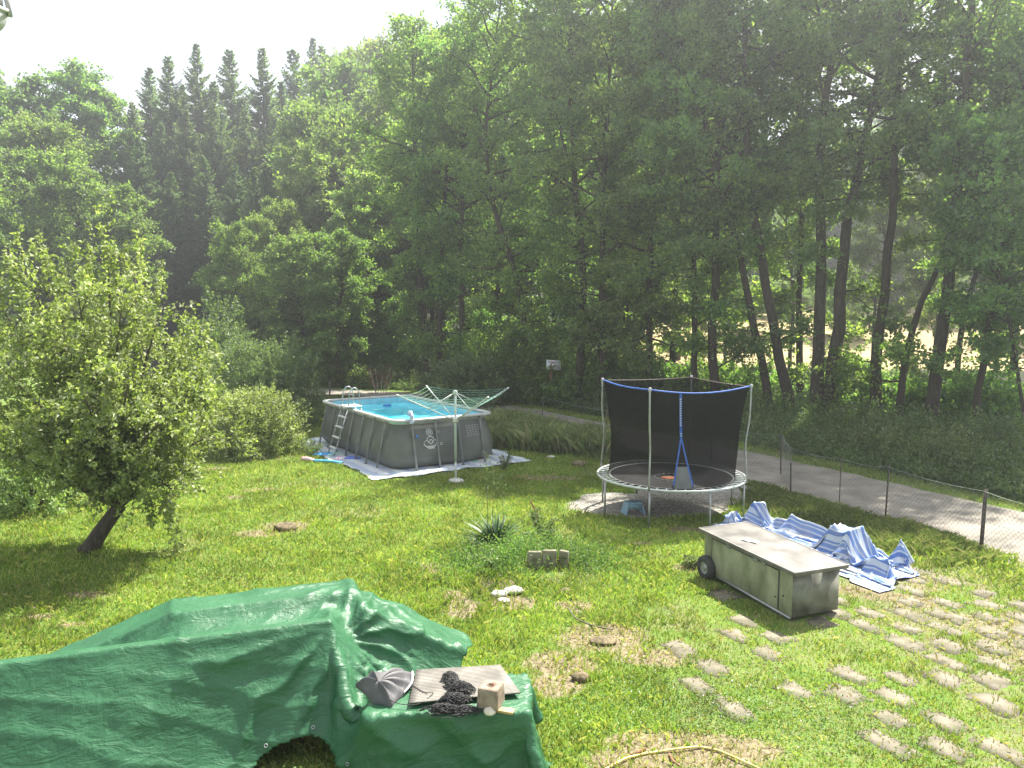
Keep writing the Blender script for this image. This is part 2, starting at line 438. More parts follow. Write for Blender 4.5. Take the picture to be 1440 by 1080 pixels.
# overgrown concrete slabs
M_slab = mat('exposed_aggregate', (0.12, 0.11, 0.07), (0.22, 0.195, 0.145), rough=0.95, scale=5, detail=9, bump=0.6, bscale=70, bdist=0.01)
pu = (P(1106, 876) - P(1000, 826)); pu.z = 0; pu.normalize(); pv = Vector((-pu.y, pu.x, 0))
pu_a = math.atan2(pu.y, pu.x)
SLABS = []
c0 = P(1150, 900)
r_ = np.random.default_rng(21)
slab_mb = MB()
for i in range(-14, 16):
    for j in range(-14, 16):
        q = c0 + pu * (i * 0.56 + 0.28 * (j % 2)) + pv * (j * 0.43)
        if not in_poly(np.array(q.x), np.array(q.y), PAVE_A): continue
        near_x = q.x - 0.9 * (10 - q.y) * 0 
        open_ = 0.48 + 0.45 * float(sstep(3.2, 6.5, q.x)) - 0.35 * float(sstep(7.6, 6.2, q.y))
        if r_.random() > open_: continue
        a, b = r_.uniform(.17, .275), r_.uniform(.12, .205)
        n_ = 18; th = np.linspace(0, 2 * PI, n_, endpoint=False)
        sx = np.sign(np.cos(th)) * np.abs(np.cos(th)) ** 0.5; sy = np.sign(np.sin(th)) * np.abs(np.sin(th)) ** 0.5
        rr = 1 + (r_.random(n_) - .5) * 0.5
        ang = pu_a + r_.normal(0, .05)
        X = q.x + (sx * a * math.cos(ang) - sy * b * math.sin(ang)) * rr; Y = q.y + (sx * a * math.sin(ang) + sy * b * math.cos(ang)) * rr
        tilt = r_.normal(0, 0.01)
        Z = tz(X, Y) + 0.004 + tilt * .4 * sx
        V = np.vstack([np.stack([X, Y, Z], 1), [[q.x, q.y, float(np.mean(Z)) + .002]], np.stack([X, Y, Z - 0.05], 1)])
        tt = [[t_, (t_ + 1) % n_, n_] for t_ in range(n_)]
        qq = [[t_ + n_ + 1, (t_ + 1) % n_ + n_ + 1, (t_ + 1) % n_, t_] for t_ in range(n_)]
        slab_mb.add(V, qq, tt); SLABS.append((q.x, q.y, a, b, ang))
pav = slab_mb.build('paving', M_slab); tag(pav, 'concrete paving slabs half overgrown with grass', kind='structure')
SL = np.array(SLABS)
def m_slab(x, y):
    v = np.zeros(np.shape(x), bool)
    for sx_, sy_, a, b, an in SL:
        dx, dy = x - sx_, y - sy_
        u = (dx * math.cos(an) + dy * math.sin(an)) / (a * .93); w = (-dx * math.sin(an) + dy * math.cos(an)) / (b * .93)
        v |= (u ** 4 + w ** 4) < .36 * (.5 + fbm(x, y, .12, 2.0))
    return v
# ------------------------------------------------------------------ foliage
def unit(v): return v / (np.linalg.norm(v, axis=-1, keepdims=True) + 1e-9)
def leaf_quads(pos, d, L, W, R_, up=0.8, fold=0.12):
    """bent leaf blades: 4 corners each"""
    N = len(pos); d = unit(d)
    n = unit(R_.normal(size=(N, 3)) + np.array([0, 0, up]))
    b = unit(np.cross(d, n)); n = np.cross(b, d)
    L = L * R_.uniform(.65, 1.25, N)[:, None]; W = W * R_.uniform(.7, 1.2, N)[:, None]
    V = np.stack([pos, pos + d * L * .45 + b * W * .5 + n * L * fold, pos + d * L - n * L * fold * .6, pos + d * L * .45 - b * W * .5 + n * L * fold], 1)
    return V.reshape(-1, 3), np.arange(N * 4).reshape(N, 4)
def shoots(o, d, ln, m, R_, out=0.9, droop=0.0, jit=0.03):
    """leaves along shoots: positions and directions"""
    N = len(o); d = unit(d)
    t = (np.arange(m) + R_.random((N, m))) / m
    p = o[:, None, :] + d[:, None, :] * (t * ln[:, None])[..., None]
    p[..., 2] -= droop * (t * ln[:, None]) ** 2
    dd = d[:, None, :] * 0.6 + R_.normal(size=(N, m, 3)) * out
    p += R_.normal(size=p.shape) * jit
    return p.reshape(-1, 3), dd.reshape(-1, 3)
def smooth_path(pts, n=14):
    pts = np.array([tuple(p) for p in pts], float); d = np.r_[0, np.cumsum(np.linalg.norm(np.diff(pts, axis=0), axis=1))]
    t = np.linspace(0, d[-1], n); o = np.stack([np.interp(t, d, pts[:, k]) for k in range(3)], 1)
    for _ in range(2): o[1:-1] = (o[:-2] + 2 * o[1:-1] + o[2:]) / 4
    return o
def at_t(path, t):
    s = t * (len(path) - 1); i = min(int(s), len(path) - 2); f = s - i
    return path[i] * (1 - f) + path[i + 1] * f
def broadleaf(path, r0, seed, R=3.0, t0=0.3, limbs=36, nsh=22, m=22, leaf=0.13, prof=None, up=(0.15, 0.8), shoot=0.6, flat=0.6, subs=4, extra=None, up_leaf=0.8, twig=True, droop=0.25, wide=0.8, sides=9, out=0.9, tip=0.15):
    """-> (wood V, quads, tris), (leaf V, quads) of one tree"""
    R_ = np.random.default_rng(seed)
    path = smooth_path(path, 16); k = len(path)
    path[1:] += R_.normal(size=(k - 1, 3)) * np.array([.04, .04, 0]) * r0 * 4
    rad = r0 * (1 - np.linspace(0, 1, k) ** 1.1 * (1 - tip)); rad[0] *= 1.35; rad[1] *= 1.08
    wood = MB(); wood.tube(path, rad, sides)
    if prof is None: prof = lambda t: math.sin(min(1, (0.12 + 0.88 * t)) * PI * 0.93) ** 0.6
    so, sd, sl_ = [], [], []
    az = R_.uniform(0, 6.28)
    specs = []
    for i in range(limbs):
        u = (i + R_.random()) / limbs; t = t0 + (1 - t0) * u ** 0.9
        az += 2.399 + R_.normal(0, .35)
        e = up[0] + (up[1] - up[0]) * u + R_.normal(0, .15)
        specs.append((t, az, e, R * prof(u) * R_.uniform(.65, 1.12)))
    if extra: specs += extra
    for t, az_, e, L in specs:
        o = at_t(path, min(t, .995)); n = 7
        d = np.array([math.cos(az_) * math.cos(e), math.sin(az_) * math.cos(e), math.sin(e)])
        s = np.linspace(0, 1, n)
        lp = o + d * (s * L)[:, None]
        lp[:, 2] += -droop * L * s ** 2 * R_.uniform(0, 1) + 0.1 * L * np.sin(s * 3 + R_.random() * 3) * .3
        lp[1:] += np.cumsum(R_.normal(size=(n - 1, 3)) * 0.05 * L * .5, 0)
        lr = max(0.012, min(r0 * .4, 0.022 * L)) * (1 - s * .8)
        wood.tube(lp, lr, 5)
        segs = [(lp, L, 1.0)]
        for q in range(subs):
            ss = R_.uniform(.25, .9); oo = at_t(lp, ss); sd_ = unit(d * .8 + R_.normal(size=3) * np.array([1, 1, .5]) * .75); sL = L * R_.uniform(.25, .45) * (1.15 - ss * .5)
            sp = oo + sd_ * (np.linspace(0, 1, 4) * sL)[:, None]; sp[:, 2] -= 0.12 * sL * np.linspace(0, 1, 4) ** 2
            if twig: wood.tube(sp, 0.010 * (1.2 - np.linspace(0, 1, 4)) * (1 + leaf), 3, cap=False)
            segs.append((sp, sL, .6))
        tot = sum(w * l for _, l, w in segs)
        for sp, l, w in segs:
            c = max(1, int(round(nsh * w * l / tot * (L / R) ** .6)))
            ts = R_.random(c) ** .6 * .95 + .05
            if len(sp) == 7: ts = .35 + .65 * ts
            for tt in ts:
                so.append(at_t(sp, tt) + R_.normal(size=3) * np.array([.14, .14, .08]) * shoot); sd.append(d * .5 + R_.normal(size=3) * np.array([1, 1, flat]) * wide); sl_.append(shoot * R_.uniform(.6, 1.2))
    so, sd, sl_ = np.array(so), np.array(sd), np.array(sl_)
    p, dd = shoots(so, sd, sl_, m, R_, out=out, droop=0.25, jit=leaf * .45)
    lv, lf = leaf_quads(p, dd, leaf, leaf * .72, R_, up=up_leaf)
    return wood, (lv, lf)
def plant_tree(name, label, cat, loc, wood, leaves, M_w, M_l, group=None, rz=0.0):
    t = thing(name, label, cat, loc, rz, group)
    wood.build('trunk', M_w, t, smooth=True)
    obj_np('crown', leaves[0], leaves[1], M_l, t)
    return t

# --- front row of alders along the lane: trunk lines read off the photo
def px_path(Y, pts, dY=0.0):
    w = [PD(x, y, Y + dY * i / max(1, len(pts) - 1)) for i, (x, y) in enumerate(pts)]
    b = Vector((w[0].x, w[0].y, float(tz(w[0].x, w[0].y)) - .1))
    return b, [p - b for p in w]
def front_tree(label, Y, pts, r, H, seed, name='alder_tree', cat='tree', **k):
    """pts: trunk line in the photo from the base up; goes on above the frame to height H"""
    b, rel = px_path(Y, pts)
    rel[0] = Vector((rel[0].x, rel[0].y, 0))
    d = (rel[-1] - rel[-2]).normalized(); d.z = max(d.z, .8)
    if rel[-1].z < H: rel.append(rel[-1] + (d * .75 + Vector((0, 0, .35))) * (H - rel[-1].z))
    kk = dict(R=3.3, t0=.30, limbs=46, nsh=34, m=19, leaf=.155, up=(.25, 1.0), shoot=.75, subs=6); k = dict(k); k['nsh'] = int(k.get('nsh', 23) * 1.3); k.pop('limbs', None); kk.update(k)
    Re = np.random.default_rng(seed + 9); kk['extra'] = [(Re.uniform(.10, kk['t0'] + .05), Re.uniform(0, 6.28), Re.uniform(-.1, .6), Re.uniform(1.0, 2.2)) for _ in range(9 if w_left(b, Y) else 4)]
    w, l = broadleaf(rel, r, seed, **kk)
    return plant_tree(name, label, cat, b, w, l, kk_m(kk), L_alder)
def w_left(b, Y): return Y > 29.5
def kk_m(_): return M_bark
def _ft(*a, **k):
    lm = k.pop('lm', None); t = front_tree(*a, **k)
    if lm is not None:
        for c in t.children:
            if c.name.startswith('crown'): c.data.materials[0] = lm
    return t
_ft('tall straight alder with the thickest bare trunk at the right edge of the row', 24.5, [(1305, 606), (1318, 500), (1332, 400), (1348, 280), (1358, 150), (1368, 0)], .21, 19, 101, t0=.46, R=3.0, nsh=17)
_ft('slim alder leaning right across the pale field, just left of the thickest trunk', 25.5, [(1262, 600), (1275, 480), (1297, 410), (1335, 350), (1362, 290)], .13, 13, 102, t0=.45, R=2.6, limbs=22, nsh=15)
_ft('alder with a gently bowed trunk standing alone in front of the bright field gap', 26, [(1226, 602), (1234, 500), (1243, 400), (1256, 300), (1258, 180), (1270, 40)], .19, 18, 103, t0=.44, nsh=18)
_ft('thick twin alder, right trunk of the close pair behind the lane', 26.5, [(1163, 606), (1172, 500), (1184, 400), (1192, 300), (1220, 180), (1240, 60)], .24, 18, 104, t0=.40)
_ft('thick twin alder, left trunk of the close pair behind the lane', 27, [(1148, 604), (1150, 500), (1156, 400), (1150, 280), (1160, 150), (1180, 20)], .23, 19, 105, t0=.38)
_ft('alder with a kinked trunk that bends left above the trampoline right corner', 27.5, [(1118, 600), (1100, 520), (1085, 470), (1080, 407), (1068, 347), (1050, 250), (1046, 90), (1052, -60)], .20, 19, 106, t0=.36)
_ft('leaning alder whose trunk slants up to the left behind the trampoline', 28, [(1088, 598), (1067, 500), (1055, 420), (1040, 350), (1022, 300), (985, 160), (975, 40)], .16, 18, 107, t0=.35)
_ft('straight dark alder right behind the middle of the trampoline', 28.5, [(1003, 596), (1003, 500), (1004, 400), (1007, 300), (1012, 150), (1010, 0)], .19, 19, 108, t0=.28)
_ft('thin straight alder behind the left half of the trampoline', 29.5, [(976, 594), (978, 480), (975, 360), (980, 200), (970, 0)], .13, 17, 109, t0=.26)
_ft('alder with low branches behind the left pole of the trampoline', 30.5, [(912, 588), (914, 480), (912, 380), (925, 200), (930, 0)], .15, 18, 110, t0=.18)
_ft('dark alder between the white sign and the trampoline, right one of two', 31.5, [(846, 578), (850, 480), (846, 380), (850, 220), (860, 60)], .17, 18, 111, t0=.16)
_ft('dark alder standing just right of the white sign', 32.5, [(816, 572), (816, 480), (822, 380), (805, 220), (800, 60)], .20, 19, 112, t0=.20)
_ft('small alder leaning right at the frame edge beyond the lane', 23.5, [(1370, 612), (1385, 470), (1400, 410), (1428, 300), (1445, 200)], .12, 12, 113, t0=.34, R=2.6, limbs=22, nsh=15)
_ft('thin young alder at the right frame edge leaning left', 22.5, [(1450, 600), (1425, 480), (1408, 400), (1395, 330)], .06, 9, 114, t0=.3, R=1.8, limbs=16, nsh=12)
_ft('leafy alder left of the white sign with branches down to the weeds', 35, [(742, 560), (738, 470), (735, 395), (715, 345), (690, 300), (680, 180), (700, 40)], .17, 18, 115, t0=.18)
_ft('alder behind the washing line with a dark upright trunk', 38, [(652, 552), (650, 470), (648, 380), (650, 250), (655, 120)], .17, 17.5, 116, t0=.30, R=3.4)
_ft('forked alder behind the pool, right stem of its clump', 39, [(618, 550), (617, 470), (618, 380), (628, 250), (640, 130)], .18, 17, 117, t0=.34, R=3.3)
_ft('forked alder behind the pool, left stem of its clump', 39.6, [(603, 549), (597, 450), (588, 370), (586, 250), (580, 120)], .22, 17.5, 118, t0=.34, R=3.5)
_ft('alder in the second row seen between the twin alder and the kinked one', 31, [(1128, 580), (1122, 450), (1130, 300), (1120, 100)], .15, 18, 119, t0=.42)
_ft('slender alder in the second row right of the field gap', 30, [(1345, 585), (1350, 450), (1400, 300), (1420, 100)], .12, 16, 120, t0=.42, R=3.0, nsh=15)
_ft('slender alder in the second row behind the trampoline net', 33, [(945, 575), (948, 450), (955, 300), (950, 100)], .15, 18, 121, t0=.22)
_ft('slender alder in the second row left of the sign post', 37, [(780, 560), (782, 450), (770, 300), (780, 100)], .16, 18, 122, t0=.16, R=3.4)
_ft('alder closing the gap over the washing line tips', 41, [(700, 545), (698, 450), (705, 300), (712, 150)], .16, 18, 123, t0=.2, R=3.6)
_ft('tall alder whose crown makes the edge against the open sky', 34, [(880, 570), (884, 450), (870, 300), (790, 60), (775, -20)], .16, 19.5, 124, t0=.3, R=3.4)
_ft('airy alder showing sky between its twigs near the top right corner', 29, [(1420, 600), (1430, 450), (1418, 300), (1400, 100)], .15, 17.5, 125, t0=.5, R=3.2, nsh=13)

# --- wooded hillside: a few shapes of broadleaf and of spruce, copied
def proto_bl(seed, H, R, name, M_l, leaf=.25, limbs=46, nsh=34, m=19, **k):
    R_ = np.random.default_rng(seed)
    rel = [(0, 0, 0), (R_.normal(0, .2), R_.normal(0, .2), H * .35), (R_.normal(0, .4), R_.normal(0, .4), H * .7), (R_.normal(0, .4), R_.normal(0, .4), H * .97)]
    kk = dict(R=R, t0=.22, limbs=limbs, nsh=nsh, m=m, leaf=leaf, shoot=.95, subs=3, sides=7); kk.update(k)
    w, l = broadleaf(rel, .2, seed, **kk)
    t = plant_tree(name, None, 'tree', (0, 0, 0), w, l, M_bark, M_l)
    return t
protos_mid = [proto_bl(201, 17, 4.2, 'broadleaf_tree', L_light), proto_bl(202, 18, 3.8, 'broadleaf_tree', L_alder), proto_bl(203, 15, 4.4, 'broadleaf_tree', L_light), proto_bl(204, 19, 4.0, 'broadleaf_tree', L_alder)]
def spruce_mesh(seed, H, R):
    R_ = np.random.default_rng(seed)
    wood = MB(); wood.tube([(0, 0, 0), (0, 0, H * .5), (0, 0, H)], [.24, .14, .02], 6)
    pos, dr, LL = [], [], []
    nw = int(H / .31)
    for i in range(nw):
        u = i / nw; z = H * (.08 + .915 * u); br = R * (1 - u) ** .80 * R_.uniform(.6, 1.15) + .06
        nb = 7 if u < .85 else 5
        for j in range(nb):
            a = R_.uniform(0, 6.28); L = br * R_.uniform(.7, 1.15); e = .35 - .75 * (1 - u) ** .7 + R_.normal(0, .12)
            s = np.linspace(.12, 1, max(6, int(L / .12)))
            d = np.array([math.cos(a) * math.cos(e), math.sin(a) * math.cos(e), math.sin(e)])
            p = np.array([0, 0, z + R_.uniform(-.2, .2) * (1 - u)]) + d * (s * L)[:, None]; p[:, 2] += 0.22 * L * s ** 2.5 - .1 * L * np.sin(s * PI)
            side = np.array([-math.sin(a), math.cos(a), 0])
            for sg in (-1, 1, 0, -.5, .5):
                q = d * .75 + side * sg * .8 + np.array([0, 0, -.35 if sg else -.75])
                pos.append(p); dr.append(np.repeat(q[None], len(s), 0) + R_.normal(size=(len(s), 3)) * .18)
                LL.append((.2 + .5 * (1 - s) * min(1, L / 2)) * (1 if sg else .8))
    pos = np.vstack(pos); dr = np.vstack(dr); LL = np.concatenate(LL)[:, None]
    N = len(pos); d = unit(dr); n = unit(R_.normal(size=(N, 3)) * .4 + np.array([0, 0, 1])); b = unit(np.cross(d, n)); n = np.cross(b, d)
    W = .15
    V = np.stack([pos, pos + d * LL * .4 + b * W * .5 - n * .03, pos + d * LL - np.array([0, 0, .06]), pos + d * LL * .4 - b * W * .5 - n * .03], 1)
    return wood, (V.reshape(-1, 3), np.arange(N * 4).reshape(N, 4))
protos_spr = []
for sd_, H_, R_s in ((301, 24, 5.3), (302, 26, 4.8), (303, 22, 5.4)):
    w, l = spruce_mesh(sd_, H_, R_s)
    protos_spr.append(plant_tree('spruce_tree', None, 'tree', (0, 0, 0), w, l, M_bark, L_spruce))
used = set()
def put(proto, loc, rz, sc, label, group=None, cat='tree'):
    o = proto if proto.name not in used else copy_tree(proto)
    used.add(proto.name); used.add(o.name)
    o.location = loc; o.rotation_euler = (0, 0, rz); o.scale = (sc[0], sc[0], sc[1])
    for k in ('group', 'label'):
        if k in o: del o[k]
    tag(o, label, cat, group); return o
R_ = np.random.default_rng(77)
def put_top(kind, i, px, py, Y, label, group=None, w=1.0):
    """a tree at distance Y whose top is seen at (px,py)"""
    pr = (protos_spr if kind == 's' else protos_mid)[i]
    H0 = {'s': (24, 26, 22), 'b': (17.3, 18.3, 15.3, 19.3)}[kind][i]
    t = PD(px, py, Y); z = float(tz(t.x, Y)) - .3
    s = (t.z - z) / H0
    return put(pr, (t.x, Y, z), R_.uniform(0, 6.28), (min(1.35, max(.7, s)) * w, s), label, group)
# skyline spruces, left to right
sky_s = [(209, 92, 74, 1), (236, 74, 70, 0), (276, 58, 72, 1), (322, 66, 76, 0), (368, 62, 71, 1), (412, 66, 78, 2), (440, 50, 82, 1), (452, 60, 84, 1)]
names = ['first', 'second', 'third', 'fourth', 'fifth', 'sixth', 'seventh', 'last']
for q, (x, y, Y, i) in enumerate(sky_s):
    put_top('s', i, x, y, Y, 'spruce on the skyline, %s pointed top counted from the left' % names[q], 'skyline spruces', 1.05 * R_.uniform(.85, 1.15))
for x, y, Y in [(225, 170, 66), (260, 150, 67), (300, 140, 66), (345, 150, 66), (385, 160, 67), (195, 190, 62), (285, 215, 61), (330, 230, 60), (240, 240, 60), (372, 235, 60), (408, 190, 66), (150, 230, 60), (300, 110, 72), (395, 110, 74), (255, 115, 74), (185, 140, 70)]:
    put_top('s', int(R_.integers(3)), x, y, Y, 'dark spruce inside the dense stand below the skyline', 'spruces inside the stand', 1.0)
put_top('s', 2, 357, 232, 55, 'young spruce with a thin pointed tip in front of the dark stand', None, .8)
put_top('s', 2, 40, 200, 60, 'drooping dark spruce low at the left edge of the wood')
# broadleaf trees of the left slope
for q, (x, y, Y, i, lab) in enumerate([(25, 112, 66, 2, 'pale rounded tree on the skyline at the left edge'), (104, 100, 70, 1, 'dark domed tree on the skyline left of the spruces'), (150, 128, 70, 1, 'dark tree touching the left flank of the skyline spruces'),
        (60, 170, 60, 0, 'light green tree below the dark domed one'), (20, 215, 56, 2, 'bushy light tree low at the left edge of the wood'), (95, 215, 54, 0, 'light tree above the apple tree top'), (160, 265, 52, 2, 'light tree in front of the spruce stand foot'),
        (-30, 130, 64, 1, 'tree cut by the left frame edge on the slope'), (-20, 260, 50, 1, 'dark tree cut by the left frame edge low on the slope')]):
    put_top('b', i, x, y, Y, lab)
# centre hillside
mid = [(500, 88, 66, 0), (540, 72, 70, 2), (470, 100, 62, 2), (580, 62, 68, 1), (620, 50, 70, 0), (660, 55, 64, 2), (700, 30, 66, 1), (520, 130, 58, 0), (570, 120, 57, 2), (620, 105, 58, 0), (670, 95, 56, 1), (450, 150, 56, 0), (490, 180, 52, 2), (550, 185, 50, 0), (610, 170, 50, 1),
       (670, 160, 50, 0), (440, 215, 50, 0), (520, 240, 46, 1), (730, 60, 58, 0), (760, 100, 52, 1), (800, 60, 56, 2), (850, 40, 54, 0), (900, 60, 52, 1), (820, 160, 46, 3), (900, 170, 45, 1), (960, 90, 52, 3)]
for x, y, Y, i in mid:
    put_top('b', i, x, y, Y, 'leafy tree packed into the hillside wood behind the alders', 'trees packed on the hillside')
# single ones in front of the dark stand
t = put_top('b', 2, 325, 318, 42, 'small pale tree standing in front of the dark spruces', None, .62)
t = put_top('b', 0, 392, 288, 46, 'light green tree just left of the dark centre wood', None, .7)
t = put_top('b', 2, 425, 335, 42, 'round feathery light tree behind the pool left end', None, .85)
t = put_top('b', 2, 470, 330, 41, 'round light tree overlapping the dark gap behind the pool', None, .8)
# beyond the field on the right
for q in range(64):
    x = 930 + q * 9 + R_.uniform(-8, 8); Y = R_.uniform(76, 104); y = R_.uniform(190, 300) - (50 if q % 3 == 0 else 0)
    put_top('b', int(R_.integers(4)), x, y, Y, 'far tree of the wood edge beyond the pale field', 'far wood edge beyond the field')
for x, y, Y in [(1190, 385, 60), (1060, 390, 62), (990, 370, 58), (1110, 395, 70), (1420, 350, 58), (1330, 375, 66)]:
    put_top('b', int(R_.integers(4)), x, y, Y, 'low tree standing in the field behind the alder trunks', 'field trees behind the alders')

for q, (x, y, Y) in enumerate([(1240, 240, 44), (1330, 200, 46), (1120, 180, 44), (1420, 180, 44), (1030, 200, 44)]):
    put_top('b', (q * 2) % 4, x, y, Y, 'smaller leafy tree filling the gaps behind the alder row', 'filler trees behind the alders', .75)
# --- bushes
def bush(name, label, px, py_base, w, h, seed, M_l, leaf=.09, n=520, m=15, group=None, Y=None, cat='bush', dens=1.0, asym=0.0):
    c = P(px, py_base) if Y is None else Vector((PD(px, 500, Y).x, Y, 0)); c.z = float(tz(c.x, c.y))
    R_ = np.random.default_rng(seed); wood = MB()
    O, D = [], []
    for i in range(9):
        a = R_.uniform(0, 6.28); e = R_.uniform(.6, 1.35); L = h * .75
        d = np.array([math.cos(a) * math.cos(e) * w / h, math.sin(a) * math.cos(e) * w / h, math.sin(e)])
        wood.tube([(0, 0, 0), d * L * .5 + R_.normal(size=3) * .06, d * L], [.03, .018, .006], 5)
    v = unit(R_.normal(size=(n, 3))); v[:, 2] = np.abs(v[:, 2]) * 1.0
    lump = 1 + .5 * (np.array([fbm(a * 2 + 5, b * 2 + c_ * 2, .8, seed) for a, b, c_ in v]) - .5) * 2
    rr = (R_.random(n) ** .35 * lump)[:, None]
    O = v * rr * np.array([w / 2, w / 2, h * .86]); O[:, 2] += .05
    O[:, 0] += asym * O[:, 2]
    p, dd = shoots(O, v + np.array([0, 0, .5]) + R_.normal(size=(n, 3)) * .5, np.full(n, .32 + .04 * h), m, R_, jit=.03)
    lv, lf = leaf_quads(p, dd, leaf, leaf * .6, R_)
    lv[:, 2] = np.maximum(lv[:, 2], .02)
    return plant_tree(name, label, cat, c, wood, (lv, lf), M_bark, M_l, group)
bush('bush', 'grey green rounded bush left of the pool behind the apple tree', 372, 552, 4.0, 3.5, 401, L_bush, Y=27, n=2200, m=20)
bush('bush', 'yellow green low bush between the apple tree and the pool', 352, 605, 2.7, 2.1, 402, L_apple, Y=22, n=1400, m=18, leaf=.08)
bush('bush', 'bush with pale leaf tips behind the washing line', 652, 552, 3.4, 2.5, 403, L_bush, Y=33.5, n=1100, leaf=.12)
bush('bush', 'thin tall bush rising above the rounded bush left of the pool', 300, 560, 3.2, 4.8, 404, L_bush, Y=30, n=1100, leaf=.12)
for q, (x, Y, w, h, lab) in enumerate([(700, 36, 4.4, 3.6, 'dark bush left of the white sign'), (760, 35, 4.2, 3.2, 'dark bush right behind the white sign'), (830, 33.5, 4.4, 2.9, 'dark bush between the sign and the trampoline'), (905, 31.5, 3.6, 2.3, 'dark bush behind the left trampoline pole'),
        (560, 44, 5, 3.6, 'dark bush in the wood gap behind the pool'), (490, 46, 5.5, 4.2, 'dark bush under the round light tree behind the pool'), (430, 46, 5, 3.6, 'dark bush behind the left end of the pool'), (985, 31, 3.4, 2.0, 'low dark bush behind the trampoline net'),
        (1210, 30, 3.6, 2.2, 'leafy bush at the foot of the bowed alder'), (1300, 28.5, 3.2, 1.7, 'leafy bush behind the thickest trunk'), (1390, 27.0, 3.6, 1.8, 'leafy bush at the right edge beyond the lane'), (1060, 31.5, 3.0, 1.9, 'low bush between the kinked and the leaning alder')]):
    bush('bush', lab, x, 550, w, h, 410 + q, L_alder, Y=Y, n=1100, m=16, leaf=.14)
# left edge plants near the apple tree
bush('shrub', 'loose leafy shrub at the left frame edge under the apple tree', 30, 700, 1.7, 1.3, 430, L_apple, Y=15.5, n=420, m=16, leaf=.075)

# --- apple tree
ab = P(122, 776); ab.z = float(tz(ab.x, ab.y)) - .05
fork = PD(168, 712, ab.y)
def A(px, py, dy=0.0): return np.array(tuple(PD(px, py, ab.y + dy) - ab))
def apple():
    R_ = np.random.default_rng(500); wood = MB()
    f = A(168, 712)
    wood.tube(smooth_path([(0, 0, 0), f * .5 + np.array([-.03, 0, 0]), f], 8), np.linspace(.15, .11, 8) * np.r_[1.25, 1.05, np.ones(6)], 12)
    targets = [(-40, 560, .3), (20, 470, -.6), (60, 400, .5), (110, 420, -1.2), (150, 350, .2), (190, 375, 1.0), (225, 440, -.5), (262, 500, .6), (285, 560, -.7), (300, 610, .5), (245, 690, -.8), (120, 560, -1.8),
               (60, 610, -1.3), (0, 640, .2), (180, 540, -1.7), (220, 600, -1.4), (150, 480, 1.6), (60, 520, 1.8), (240, 560, 1.5), (30, 370, -.1), (5, 520, -1.2), (130, 640, -1.3), (90, 660, -.9), (-60, 480, .8), (250, 640, .2), (195, 660, -1.2), (180, 620, 1.0), (-20, 400, .2), (300, 540, 0.0), (170, 440, -.9)]
    O, D, Ls = [], [], []
    for px, py, dy in targets:
        e = A(px, py, dy); mid_ = f + (e - f) * .5 + np.array([0, 0, .22 if py < 650 else .45]) + R_.normal(size=3) * .1
        lp = smooth_path([f, f + (mid_ - f) * .4 + R_.normal(size=3) * .06, mid_, e], 10)
        wood.tube(lp, np.linspace(.055, .008, 10), 6)
        for q in range(24):
            ss = R_.uniform(.22, 1.0); oo = at_t(lp, ss); sL = R_.uniform(.3, .75)
            d0 = unit(R_.normal(size=3) * np.array([1, 1, .7]) + (e - f) / np.linalg.norm(e - f) * .5 + np.array([0, 0, .35]))
            sp = oo + d0 * (np.linspace(0, 1, 4) * sL)[:, None]
            wood.tube(sp, .007 * (1.3 - np.linspace(0, 1, 4)), 3, cap=False)
            for g in range(5):
                O.append(at_t(sp, R_.uniform(.3, 1)) + R_.normal(size=3) * .08); D.append(d0 * .5 + R_.normal(size=3) * .7 + np.array([0, 0, .45])); Ls.append(R_.uniform(.2, .42))
    # upright shoots of the top
    for px, py, dy in [(25, 362, 0), (60, 345, .2), (95, 352, -.3), (150, 338, 0), (165, 352, .3), (200, 345, -.1), (215, 380, .2), (128, 372, .4), (40, 385, -.5), (240, 465, -.4), (260, 455, .1), (285, 470, 0), (300, 500, .3), (8, 380, .3), (80, 370, .6), (190, 395, -.6)]:
        e = A(px, py, dy)
        for g in range(7):
            O.append(e + np.array([R_.normal(0, .09), R_.normal(0, .12), -.12 - .1 * g])); D.append(np.array([R_.normal(0, .25), R_.normal(0, .25), 1.0])); Ls.append(.36)
    # drooping twig on the right
    for px, py in [(235, 690), (243, 710), (250, 735), (252, 755), (228, 700), (215, 720), (205, 705), (240, 722)]:
        for g in range(5): O.append(A(px, py, R_.normal(0, .2)) + R_.normal(size=3) * .05); D.append(np.array([.2, 0, -1]) + R_.normal(size=3) * .4); Ls.append(.25)
    O, D, Ls = np.array(O), np.array(D), np.array(Ls)
    p, dd = shoots(O, D, Ls, 15, R_, out=.75, jit=.018)
    lv, lf = leaf_quads(p, dd, .085, .05, R_, up=.5, fold=.18)
    return wood, (lv, lf)
w, l = apple()
plant_tree('apple_tree', 'wide old apple tree with a short leaning trunk, filling the left side of the lawn', 'tree', ab, w, l, M_bark, L_apple)
